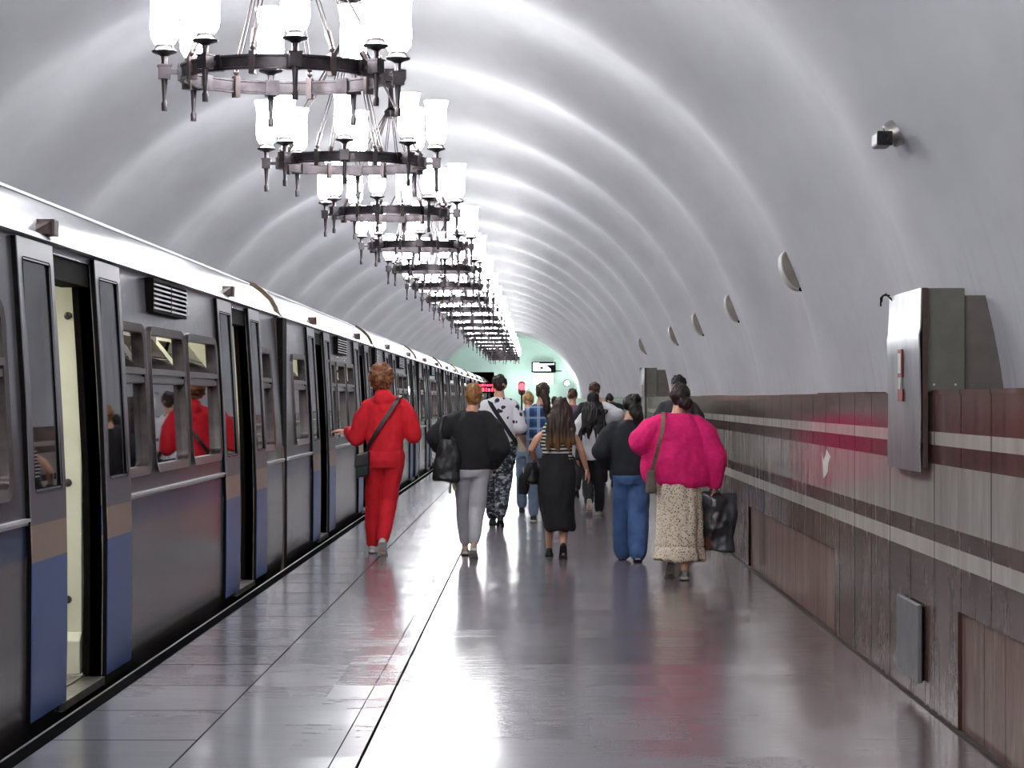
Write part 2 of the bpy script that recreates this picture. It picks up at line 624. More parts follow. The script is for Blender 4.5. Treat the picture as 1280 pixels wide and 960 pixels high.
M_TAN = pm('tan_gangway_edge', '6a5943', '50422f', 10, .6)
M_GLASS = glass('car_glass', (.42, .42, .42), .16)
M_CREAM = pm('cream_lining', 'e9ebd8', 'dcdec9', 3, .4)
M_IFLOOR = pm('car_floor', '6d6862', '5b5650', 9, .5)
M_SEAT = pm('brown_seat_vinyl', '5a3a2c', '48301f', 8, .45)
M_LAMP = emit('car_ceiling_lamp', 'fff7e6', CARLAMP)
M_BRASS = pm('yellow_pole', 'b98a3c', '9b712e', 9, .3, .7)


def panel(mb, y0, y1, z0, z1, th=.07, d=0, seg=1):
    for i in range(seg):
        a, b = z0 + (z1 - z0) * i / seg, z0 + (z1 - z0) * (i + 1) / seg
        mb.hexa([(sx(a) + d - th, y0, a), (sx(a) + d, y0, a), (sx(a) + d, y1, a), (sx(a) + d - th, y1, a),
                 (sx(b) + d - th, y0, b), (sx(b) + d, y0, b), (sx(b) + d, y1, b), (sx(b) + d - th, y1, b)])


def rrect(y0, y1, z0, z1, r, n=5):
    pts = []
    for cy, cz, a0 in ((y1 - r, z0 + r, -90), (y1 - r, z1 - r, 0), (y0 + r, z1 - r, 90), (y0 + r, z0 + r, 180)):
        for i in range(n + 1):
            a = R(a0 + 90 * i / n)
            pts.append((cy + r * math.cos(a), cz + r * math.sin(a)))
    return pts


def frame_ring(mb, y0, y1, z0, z1, r, w, d0, d1):
    o = rrect(y0, y1, z0, z1, r)
    i = rrect(y0 + w, y1 - w, z0 + w, z1 - w, max(r - w, .02))
    P = lambda q, d: Vector((sx(q[1]) + d, q[0], q[1]))
    mb.rings([[P(o[k], d0), P(o[k], d1), P(i[k], d1 - .008), P(i[k], d0)] for k in range(len(o))], closed=True)


def window(root, y0, y1, tilt=True, z0=1.05, z1=1.95):
    mb = MB()
    frame_ring(mb, y0, y1, z0, z1, .11, .05, -.06, .018)
    panel(mb, y0 + .03, y1 - .03, 1.60, 1.635, .05, .004)
    panel(mb, y0 + .03, y1 - .03, 1.65, 1.685, .05, .012)
    panel(mb, y0 + .03, y1 - .03, 1.595, 1.69, .04, -.008)
    f = mb.build('window_frame', M_FRAME, root, smooth=35)
    mb = MB()
    panel(mb, y0 + .04, y1 - .04, z0 + .04, 1.605, .006, -.03)
    mb.build('pane', M_GLASS, f)
    mb = MB()
    b, tp = 1.68, z1 - .05
    tl = .16 if tilt else 0
    mb.hexa([(sx(b) - .035, y0 + .05, b), (sx(b) - .03, y0 + .05, b), (sx(b) - .03, y1 - .05, b), (sx(b) - .035, y1 - .05, b),
             (sx(tp) - .035 - tl, y0 + .05, tp), (sx(tp) - .03 - tl, y0 + .05, tp), (sx(tp) - .03 - tl, y1 - .05, tp), (sx(tp) - .035 - tl, y1 - .05, tp)])
    mb.build('vent_pane', M_GLASS, f)
    return f


def leaf(root, y0, y1):
    """outer hung sliding leaf with its glass"""
    g0, g1, w = 1.08, 2.15, .09
    mb = MB()
    D, TH = .026, .024
    panel(mb, y0, y1, .02, g0, TH, D, 3)
    panel(mb, y0, y1, g1, 2.25, TH, D)
    panel(mb, y0, y0 + w, g0, g1, TH, D, 3)
    panel(mb, y1 - w, y1, g0, g1, TH, D, 3)
    o = mb.build('door_leaf', M_DOOR, root)
    mb = MB()
    panel(mb, y0 + w, y1 - w, g0, g1, .008, D - .012, 3)
    mb.build('pane', M_GLASS, o)
    mb = MB()
    for a, b in ((y0 - .012, y0), (y1, y1 + .012)):
        panel(mb, a, b, .02, 2.25, .02, D - .004, 3)
    frame_ring(mb, y0 + w - .012, y1 - w + .012, g0 - .012, g1 + .012, .03, .014, D - .02, D + .003)
    mb.build('door_seal', M_DARK, o)
    return o


def metro_car(label, L, doors, wins, vent, loc):
    """local frame: y along the car from 0 to L, x outwards from the centre line"""
    root = thing('metro_car', label, 'train car', loc, 0, 'cars of the standing metro train')
    HO = .50          # half opening
    # body side
    mb = MB()
    cuts = sorted([(d - HO, d + HO) for d in doors])
    spans = []
    y = 0
    for a, b in cuts:
        spans.append((y, a)); y = b
    spans.append((y, L))
    for a, b in spans:
        panel(mb, a, b, -.2, 1.06, .07, 0, 5)
        panel(mb, a, b, 1.94, 2.27, .07, 0, 3)
        ws = sorted(q for q in wins if q[0] >= a - .01 and q[1] <= b + .01)
        y = a
        for q in ws + [(b, b)]:
            if q[0] + .02 > y:
                panel(mb, y, q[0] + .02, 1.06, 1.94, .07, 0, 4)
            y = q[1] - .02
    for a, b in cuts:
        panel(mb, a, b, -.2, .0, .16, 0)
        panel(mb, a, b, 2.22, 2.27, .16, 0)
    # ends and far side
    for ya, yb in ((0, .06), (L - .06, L)):
        mb.box(-HALF, HALF - .1, ya, yb, -.9, 2.3)
    mb.box(-HALF, -HALF + .06, 0, L, -.9, 2.3)
    mb.box(-HALF + .1, HALF - .14, .1, L - .1, -.95, -.1)
    mb.build('body', M_BODY, root)
    # door openings: dark reveals, sill
    for a, b in cuts:
        mb = MB()
        for ya, yb in ((a - .05, a), (b, b + .05)):
            panel(mb, ya, yb, 0, 2.25, .1, -.004, 4)
        mb.k = 0
        panel(mb, a, b, 2.1, 2.23, .15, -.01)
        mb.k = 1
        mb.box(HALF - .2, HALF + .01, a, b, -.03, .012)
        mb.box(HALF - .12, HALF - .1, a, b, .012, .02)
        mb.build('door_reveal', [M_DARK, M_STEEL], root)
        leaf(root, a - .70 + .03, a + .035)
        leaf(root, b + .01, b + .70 - .03)
        mb = MB()     # lamp box on the gutter above the door's near edge
        ya = a - .07
        xx = sx(2.27)
        mb.hexa([(xx - .12, ya - .17, 2.30), (xx - .0, ya - .17, 2.30), (xx + .058, ya + .02, 2.298), (xx - .12, ya + .02, 2.298),
                 (xx - .12, ya - .13, 2.32), (xx - .02, ya - .13, 2.33), (xx + .05, ya, 2.372), (xx - .12, ya, 2.372)])
        mb.box(xx - .12, xx + .062, ya, ya + .1, 2.296, 2.376)
        lb = mb.build('door_lamp_box', M_BROWN, root, bevel=.004)
        mb = MB()
        mb.lathe([(.028, 0), (.028, .012), (.018, .018)], (xx + .018, ya - .0, 2.335), 12, Matrix.Rotation(R(90), 3, 'X'))
        mb.build('lens', M_FRAME, lb, smooth=40)
    # waist moulding between the doors
    mb = MB()
    for a, b in spans:
        a2 = a + (.66 if a > 0 else 0)
        b2 = b - (.02 if b < L else 0)
        if b2 - a2 > .2:
            panel(mb, a2, b2, .94, .955, .02, .02)
            panel(mb, a2, b2, .925, .94, .02, .012)
    mb.build('waist_moulding', M_GUTTER, root)
    for q in wins:
        window(root, q[0], q[1], tilt=q[2])
    # louvred vent
    for ya, yb in vent:
        mb = MB()
        x0 = sx(2.15)
        mb.box(x0 - .05, x0 + .05, ya - .01, ya + .015, 2.035, 2.245)
        mb.box(x0 - .05, x0 + .05, yb - .015, yb, 2.035, 2.245)
        mb.box(x0 - .05, x0 + .052, ya, yb, 2.225, 2.245)
        mb.box(x0 - .05, x0 + .052, ya, yb, 2.035, 2.05)
        ym = (ya + yb) / 2
        mb.box(x0 - .05, x0 + .054, ym - .02, ym + .02, 2.05, 2.23)
        mb.box(x0 - .05, x0 - .0, ya, yb, 2.05, 2.23)
        v = mb.build('vent_box', M_DARK, root)
        mb = MB()
        for i in range(6):
            zz = 2.055 + i * .029
            for p, q in ((ya + .015, ym - .02), (ym + .02, yb - .015)):
                mb.hexa([(x0 + .03, p, zz + .012), (x0 + .056, p, zz), (x0 + .056, q, zz), (x0 + .03, q, zz + .012),
                         (x0 + .03, p, zz + .016), (x0 + .056, p, zz + .012), (x0 + .056, q, zz + .012), (x0 + .03, q, zz + .016)])
        mb.build('vent_slat', M_GUTTER, v)
    # roof: curved shell with gutter
    prof = [(sx(2.27) + .012, 2.285), (sx(2.27) - .0, 2.33), (sx(2.27) - .04, 2.40), (1.13, 2.475), (1.05, 2.535), (.9, 2.58), (.65, 2.61), (.3, 2.63)]
    prof = prof + [(-a, b) for a, b in reversed(prof)]
    mb = MB()
    mb.rings([[Vector((a, yy, b)) for a, b in prof] + [Vector((-1.1, yy, 2.2)), Vector((1.1, yy, 2.2))] for yy in (0, L)])
    mb.build('roof', M_ROOF, root, smooth=45)
    mb = MB()
    xx = sx(2.27)
    mb.hexa([(xx - .02, 0, 2.262), (xx + .042, 0, 2.266), (xx + .042, L, 2.266), (xx - .02, L, 2.262),
             (xx - .02, 0, 2.298), (xx + .016, 0, 2.298), (xx + .016, L, 2.298), (xx - .02, L, 2.298)])
    mb.tube([(1.045, .3, 2.545), (1.045, L - .3, 2.545)], .013, 6)
    mb.build('gutter', M_GUTTER, root)
    # gangway edge at the far end of the car
    mb = MB()
    ring = [(sx(.0) + .004, -.2), (sx(.9) + .004, .9), (sx(2.2) + .004, 2.2)] + [(a + .02 if a > 0 else a - .02, b + .03) for a, b in prof]
    mb.rings([[Vector((a, L - .05, b)), Vector((a, L + .07, b)), Vector((a * .93, L + .07, b - .06)), Vector((a * .93, L - .05, b - .06))] for a, b in ring])
    mb.k = 1
    mb.box(HALF - .3, HALF - .006, L + .0, L + .3, -.2, 2.25)
    mb.build('gangway_edge', [M_TAN, M_DARK], root)
    # interior
    mb = MB()
    mb.box(-HALF + .06, HALF - .1, .06, L - .06, -.06, .0)
    mb.k = 1
    mb.box(-HALF + .06, -HALF + .1, .06, L - .06, 0, 1.0)
    mb.box(-HALF + .06, -HALF + .1, .06, L - .06, 1.95, 2.25)
    yy = .06
    while yy < L - .2:
        mb.box(-HALF + .06, -HALF + .1, yy, min(yy + .25, L - .06), 1.0, 1.95)
        yy += 1.35
    mb.box(-HALF + .06, HALF - .11, .06, L - .06, 2.2, 2.26)
    mb.build('interior_lining', [M_IFLOOR, M_CREAM], root)
    for a, b in cuts:
        for ya in (a - .1, b + .05):
            mb = MB()
            mb.box(.72, HALF - .085 - .04, ya, ya + .045, .02, 2.16)
            mb.hexa([(.72, ya - .05, .02), (HALF - .085 - .04, ya - .05, .02), (HALF - .085 - .04, ya + .03, .02), (.72, ya + .03, .02),
                     (.72, ya - .05, .2), (HALF - .085 - .04, ya - .05, .2), (HALF - .085 - .04, ya + .03, .27), (.72, ya + .03, .27)])
            p = mb.build('draught_screen', M_CREAM, root, bevel=.006)
            mb = MB()
            for zz in (.42, 1.05, 1.95):
                mb.lathe([(.022, 0), (.02, .008), (.008, .01), (.007, .004)], (HALF - .2, ya, zz), 12, Matrix.Rotation(R(90), 3, 'X'))
            mb.build('screw', M_FRAME, p, smooth=30)
        mb = MB()
        mb.tube([(.3, b + .3, 0), (.3, b + .3, 2.2)], .017, 8)
        mb.build('grab_pole', M_BRASS, root, smooth=40)
    for a, b in spans:
        if b - a > 1.8:
            mb = MB()
            mb.box(-HALF + .1, -HALF + .55, a + .2, b - .2, .36, .46)
            mb.box(-HALF + .1, -HALF + .2, a + .2, b - .2, .46, .95)
            mb.box(-HALF + .1, -HALF + .45, a + .25, b - .25, .0, .36)
            mb.build('bench_seat', M_SEAT, root, bevel=.02)
    mb = MB()
    for xx in (-.45, .45):
        mb.box(xx - .05, xx + .05, .5, L - .5, 2.17, 2.2)
    mb.build('ceiling_lamp', M_LAMP, root)
    return root


near = metro_car('nearest metro car with open doors, cut off by the left edge', 13.5, [10.63 - 5.6, 16.6 - 5.6],
          [(8.0 - 5.6, 9.2 - 5.6, True), (11.75 - 5.6, 12.52 - 5.6, True), (12.67 - 5.6, 13.93 - 5.6, True), (14.05 - 5.6, 15.35 - 5.6, True), (17.75 - 5.6, 18.5 - 5.6, True)],
          [(12.7 - 5.6, 13.9 - 5.6)], (XC, 5.64, 0))
car2 = metro_car('second metro car from the front, beside the man in red', 10.7, [3.25, 8.75],
          [(.7, 1.85, True), (4.0, 4.99, True), (5.12, 6.25, True), (6.42, 7.5, True), (9.82, 10.4, True)],
          [(5.15, 6.3)], (XC, 19.45, 0))
for k in range(1, 8):
    c = copy_tree(car2)
    c.location.y = 19.45 + 11.1 * k
    c['label'] = ['', 'third metro car from the front, just beyond the man in red', 'fourth metro car from the front, left of the black sweater', 'fifth metro car from the front, partly behind the black sweater',
                  'sixth metro car from the front, roof showing above the blonde woman', 'seventh metro car from the front, far down the platform', 'eighth metro car from the front, close to the dark portal', 'last metro car, standing in the dark portal'][k]

# ------------------------------------------------------------------ things on the right wall and vault
M_ZINC = pm('galvanised_sheet', 'a9abb0', '85888d', 5, .36, .85, .06, (1, 1, .4))
M_OLIVE = pm('olive_grey_paint', '6a6a60', '5f5f56', 9, .55)
M_TAUPE = pm('taupe_paint', '6d6660', '605a54', 9, .6)
M_REDSIGN = pm('red_sticker', '8e2b30', '7a2429', 9, .5)
M_WHITESIGN = pm('white_sticker', 'd8d6cf', 'c6c4bd', 9, .5)


def vault_x(z, y):
    r = RAD - rib(y) + .04
    return CX + math.sqrt(r * r - (z - CZ) ** 2)


def cabinet(y0, label, detail=True):
    root = thing('wall_cabinet', label, 'cabinet', (1.85, y0, 1.15), 0, 'metal wall cabinets')
    L = .9
    mb = MB()     # the sheet hung in front: kinked, slightly bowed
    prof = [(-.010, 0), (-.012, .1), (-.008, .3), (-.01, .45), (-.012, .58), (-.015, .66), (-.008, .69), (-.004, .80), (-.002, .885)]
    mb.rings([[Vector((a, 0, b)), Vector((a - .004, L * .5, b)), Vector((a, L, b)), Vector((a + .006, L, b)), Vector((a + .006, 0, b))] for a, b in prof])
    mb.build('front_sheet', M_ZINC, root, smooth=50)
    mb = MB()
    mb.box(.004, .03, -.004, .02, .02, .885)
    mb.build('edge_strip', M_BROWN, root)
    mb = MB()
    mb.box(.02, .21, .012, L, .385, .885)
    mb.build('box', M_OLIVE, root, bevel=.004)
    mb = MB()     # filler plate up to the vault
    zs = [.385 + .465 * i / 8 for i in range(9)]
    pts = [Vector((.2, .03, .385)), Vector((.2, .03, .85))] + [Vector((vault_x(1.15 + q, y0) + .0 - 1.85, .03, q)) for q in reversed(zs)]
    mb.extr(pts, (0, L - .1, 0))
    mb.build('filler_plate', M_TAUPE, root)
    mb = MB()
    for xx in (.062, .165):
        mb.lathe([(.006, 0), (.005, .004), (.001, .005)], (xx, .012, .42), 8, Matrix.Rotation(R(90), 3, 'X'))
    mb.build('rivet', M_WHITESIGN, root)
    if detail:
        mb = MB()
        mb.box(-.024, -.018, L * .46, L * .58, .46, .60)
        mb.box(-.022, -.016, L * .45, L * .60, .34, .40)
        mb.build('sticker', [M_REDSIGN], root)
        mb = MB()
        mb.box(-.027, -.024, L * .48, L * .56, .48, .58)
        mb.box(-.025, -.02, L * .5, L * .55, .40, .46)
        mb.build('sticker_print', M_WHITESIGN, root)
        mb = MB()     # wire clip on the top far corner
        mb.tube([(.0, L - .1, .86), (-.02, L, .90), (-.03, L + .1, .885), (-.03, L + .1, .84)], .005, 6)
        mb.tube([(-.01, L - .05, .89), (-.03, L + .04, .895), (-.034, L + .05, .86)], .004, 6)
        mb.build('wire_clip', M_DARK, root)
    return root


cabinet(9.98, 'tall silver fronted metal cabinet hung on the near right wall')
cabinet(35.4, 'small looking grey cabinet far down the right wall, left of the woman in pink', True)

root = thing('access_panel', 'small grey metal cover plate low on the brown marble wall', 'cover', (1.9, 10.16, .11))
mb = MB()
mb.box(-.035, -.012, 0, .6, 0, .385)
mb.build('cover', pm('grey_cover_paint', '7f8184', '6b6c70', 7, .4, .3), root, bevel=.006)
mb = MB()
mb.box(-.014, .0, .015, .585, .012, .373)
mb.build('back_box', M_DARK, root)

# half-moon lamp housings on the vault
M_SHELL = pm('grey_shell', 'c2bfba', 'a9a5a0', 7, .5)
M_SHELLF = pm('brown_grey_face', '8f8781', '7d756f', 7, .6)
sc_lab = ['nearest and largest half-moon bracket on the right vault', 'second half-moon bracket from the near one on the right vault', 'middle of the five half-moon brackets on the right vault',
          'fourth half-moon bracket, second smallest on the right vault', 'farthest and smallest half-moon bracket, above the far wall cabinet']
for lab, yy in zip(sc_lab, (15.8, 22.3, 27.0, 31.8, 38.0)):
    zc = 2.48
    xc = vault_x(zc, yy)
    ang = math.atan2(zc - CZ, xc - CX)
    nrm = Vector((-math.cos(ang), 0, -math.sin(ang)))
    tan = Vector((-math.sin(ang), 0, math.cos(ang)))
    root = thing('vault_bracket', lab, 'bracket', (xc, yy, zc), 0, 'half-moon brackets on the vault')
    mb = MB()
    arc = [(math.cos(R(180 * i / 14)) * .165, max(0, math.sin(R(180 * i / 14))) ** .8 * .11) for i in range(15)]
    pts = [tan * a + nrm * (b - .03) for a, b in arc]
    mb.extr([p + Vector((0, .012, 0)) for p in pts], (0, .24, 0))
    mb.build('shell', M_SHELL, root, smooth=40)
    mb = MB()
    mb.extr([tan * a * .93 + nrm * (b * .86 - .025) for a, b in arc], (0, .014, 0))
    mb.build('face', M_SHELLF, root)
    mb = MB()
    mb.ell(tan * -.155 + nrm * .004, (.018, .018, .018), 8, 6)
    mb.build('bolt', M_DARK, root)

# security camera
yc_, zc = 10.35, 2.83
xc = vault_x(zc, yc_)
ang = math.atan2(zc - CZ, xc - CX)
nrm = Vector((-math.cos(ang), 0, -math.sin(ang)))
root = thing('security_camera', 'small security camera with a black square face on the right vault', 'camera', (xc, yc_, zc))
Q = nrm.to_track_quat('Z', 'Y').to_matrix()
mb = MB()
mb.lathe([(.066, -.03), (.066, .035), (.06, .045), (.05, .048), (.05, .042), (.02, .05)], (0, 0, 0), 28, Q)
mb.build('base_ring', M_STEEL, root, smooth=40)
mb = MB()
mb.tube([nrm * .03, nrm * .07 + Vector((-.01, -.03, -.01)), Vector((-.075, -.05, -.05))], [.02, .017, .015], 10)
mb.build('bracket_arm', M_STEEL, root, smooth=40)
mb = MB()
mb.box(-.12, -.042, -.15, .05, -.082, -.012)
b = mb.build('housing', pm('grey_camera_housing', '8e8e92', '77777b', 8, .4), root, bevel=.012)
mb = MB()
mb.box(-.12, -.044, -.158, -.149, -.082, -.012)
mb.lathe([(.02, 0), (.02, .006), (.012, .003)], (-.082, -.158, -.047), 16, Matrix.Rotation(R(90), 3, 'X'))
mb.build('face_glass', pm('black_camera_face', '0c0c0e', '08080a', 8, .15), root, bevel=.006)

# far end: monitor, lit board, spotlights, signal, clock
root = thing('wall_monitor', 'black framed flat monitor high on the mint end wall', 'monitor', (.38, 103.8, 3.1))
mb = MB()
mb.box(-.60, .60, -.1, 0, -.26, .26)
mb.build('casing', M_DARK, root, bevel=.02)
mb = MB()
mb.box(-.53, .53, -.108, -.1, -.2, .21)
scn = mb.build('screen', emit('lit_screen', 'e9ecff', 2.2), root)
mb = MB()
mb.extr([Vector(p) for p in ((-.2, -.112, -.02), (-.05, -.112, .03), (.0, -.112, -.08), (-.1, -.112, -.1), (-.2, -.112, -.06))], (0, .003, 0))
mb.extr([Vector(p) for p in ((.05, -.112, .1), (.53, -.112, .12), (.53, -.112, -.2), (.36, -.112, -.2), (.36, -.112, -.1), (.2, -.112, .04), (.08, -.112, .04))], (0, .003, 0))
mb.extr([Vector(p) for p in ((-.22, -.112, .17), (.5, -.112, .17), (.5, -.112, .21), (-.22, -.112, .21))], (0, .003, 0))
mb.build('screen_shape', M_DARK, scn)
mb = MB()
mb.tube([(.55, -.03, -.18), (.9, -.02, -.2)], .02, 6)
mb.tube([(0, 0, 0), (0, .2, 0)], .06, 8)
mb.build('wall_bracket', M_DARK, root)
root = thing('lit_board', 'cream glowing board on the end wall under the monitor', 'light box', (.36, 103.9, 2.5))
mb = MB(); mb.box(-.52, .52, -.1, 0, -.27, .3); mb.build('case', M_WHITESIGN, root)
mb = MB(); mb.box(-.5, .5, -.11, -.1, -.25, .28); mb.build('lit_panel', emit('lit_cream_panel', 'fdfde6', 1.6), root)


def spot(label, loc, r, tilt):
    root = thing('spotlight', label, 'lamp', loc)
    M = Matrix.Rotation(R(tilt), 3, 'X')
    mb = MB(); mb.lathe([(.03, -.2), (r * .8, -.16), (r, 0), (r * 1.05, .02), (r * .9, .02)], (0, 0, 0), 16, M); mb.build('housing', M_DARK, root, smooth=40)
    mb = MB(); mb.lathe([(r * .9, .0), (r * .7, .03), (r * .2, .05)], (0, 0, 0), 16, M); mb.build('lens', emit('spot_lens', 'ffffff', 9), root, smooth=40)
    mb = MB(); mb.tube([M @ Vector((0, 0, -.18)), Vector((0, .3, .02)), Vector((0, .6, .05))], .03, 6); mb.build('bracket', M_DARK, root)
    ld = bpy.data.lights.new('spot_glow', 'POINT'); ld.energy = 70; ld.color = (.9, 1, .95); ld.shadow_soft_size = .12
    lo = bpy.data.objects.new('spot_glow', ld); COL.objects.link(lo); lo.parent = root; lo.location = (0, -.35, .15)
    return root


spot('small white spotlight on the end wall right of the red signal', (-.5, 103.2, 2.06), .13, 90)
spot('white spotlight at the foot of the arch band on the end wall', (1.53, 103.0, 2.3), .17, 110)
root = thing('signal_light', 'glowing red railway signal in front of the mint end wall', 'signal', (-.68, 99, 0))
mb = MB(); mb.tube([(0, 0, 0), (0, 0, 1.8)], .04, 8); mb.build('post', M_DARK, root, smooth=40)
mb = MB()
mb.extr([(math.cos(R(a)) * .17, .04, 2.05 + math.sin(R(a)) * .17 + (.13 if math.sin(R(a)) > 0 else -.2)) for a in range(0, 360, 20)], (0, .15, 0))
mb.build('backboard', pm('dark_red_board', '5a1f22', '45181a', 6, .6), root)
mb = MB(); mb.lathe([(.17, 0), (.14, .03), (.05, .06)], (0, .04, 2.1), 18, Matrix.Rotation(R(90), 3, 'X')); mb.build('lens', emit('red_signal', 'ff3038', 9), root, smooth=40)
root = thing('platform_clock', 'red glowing digit clock on a post by the far platform edge', 'clock', (-1.86, 80, 1.93))
mb = MB(); mb.box(-.38, .38, 0, .2, -.2, .22); mb.tube([(0, .1, -1.93), (0, .1, -.2)], .04, 8); mb.build('case', M_DARK, root, bevel=.02)
mb = MB()
for row, z0 in ((0, .07), (1, -.13)):
    dx = -.34
    for wd, h_ in ((.06, .1), (.1, .13), (.04, .13), (.09, .11), (.05, .12), (.1, .13)):
        mb.box(dx, dx + wd, -.02, 0, z0, z0 + h_ * (.6 if row == 0 else 1))
        dx += wd + .03 + .02 * row
mb.build('digit_segments', emit('red_led', 'ff2a40', 9), root)

# ------------------------------------------------------------------ people
def cloth(name, c1, c2=None, scale=9, rough=.85, bump=.25, **kw):
    return pm(name, c1, c2, scale, rough, 0, bump, detail=5, **kw)


SKIN = pm('skin', 'dba488', 'c9937a', 9, .5, bump=.03)
SKIN2 = pm('skin_pale', 'e0ab92', 'cf9a82', 9, .5, bump=.03)


def hairmat(name, a, b, c=None, zlo=0, zhi=1):
    t = NT(name)
    x, y, z = t.xyz()
    f = t.noise(60, t.mapping((1, 1, .06)), 4, .7)
    base = t.mix(t.ramp(f, .35, .7), lin(a), lin(b))
    if c:
        k = t.math('MULTIPLY', t.ramp(t.math('ADD', z, t.math('MULTIPLY', f, .15)), zhi, zlo), .85)
        base = t.mix(k, base, t.mix(f, lin(c), lin(b)))
    t.set(color=base, rough=.45, spec=.4)
    t.bump(f, .5, .01)
    return t.m


class Soup:
    """closed shapes merged into one skin by a voxel remesh"""
    def __init__(s):
        s.mb = MB()

    def ell(s, c, r, M=None):
        s.mb.ell(c, r, 16, 10, M)
        return s

    def limb(s, pts, rs):
        for i in range(len(pts) - 1):
            s.mb.tube([pts[i], pts[i + 1]], [rs[i], rs[i + 1]], 14)
        for p, r in zip(pts, rs):
            s.mb.ell(p, (r, r, r), 14, 9)
        return s

    def loft(s, rings, n=28):
        """rings: (z, rx, ry, cx, cy)"""
        out = []
        for q in rings:
            z, rx, ry = q[:3]
            cx, cy = (list(q[3:]) + [0, 0])[:2]
            out.append([Vector((cx + rx * math.cos(2 * PI * j / n), cy + ry * math.sin(2 * PI * j / n), z)) for j in range(n)])
        s.mb.rings(out)
        return s

    def bake(s, name, mat, parent, voxel=.01, smooth=3, disp=None, keep=None):
        tmp = s.mb.build('tmp', [])
        r = tmp.modifiers.new('r', 'REMESH')
        r.mode = 'VOXEL'
        r.voxel_size = voxel
        if smooth:
            m = tmp.modifiers.new('s', 'SMOOTH')
            m.iterations = smooth
            m.factor = .5
        dg = bpy.context.evaluated_depsgraph_get()
        me = bpy.data.meshes.new_from_object(tmp.evaluated_get(dg))
        old = tmp.data
        bpy.data.objects.remove(tmp)
        bpy.data.meshes.remove(old)
        me.name = name
        if disp:
            ns = [v.normal.copy() for v in me.vertices]
            for v, nn in zip(me.vertices, ns):
                d = 0
                for amp, sc in disp:
                    d += amp * noise.noise(Vector((v.co.x * sc[0], v.co.y * sc[1], v.co.z * sc[2])))
                v.co += nn * d
        if keep:
            bm = bmesh.new(); bm.from_mesh(me)
            bmesh.ops.delete(bm, geom=[v for v in bm.verts if not keep(v.co)], context='VERTS')
            bm.to_mesh(me); bm.free()
        me.materials.clear()
        me.materials.append(mat)
        me.polygons.foreach_set('use_smooth', [True] * len(me.polygons))
        o = bpy.data.objects.new(name, me)
        COL.objects.link(o)
        o.parent = parent
        return o


WRINK = [(.012, (7, 7, 5)), (.006, (18, 18, 14))]


def ik(p, q, l1, l2, bend):
    d = q - p
    L = min(d.length, (l1 + l2) * .9995)
    u = d.normalized()
    a = (l1 * l1 - l2 * l2 + L * L) / (2 * L)
    h = math.sqrt(max(l1 * l1 - a * a, 0))
    b = (bend - u * bend.dot(u)).normalized()
    return p + u * a + b * h


def V(*a):
    return Vector(a)


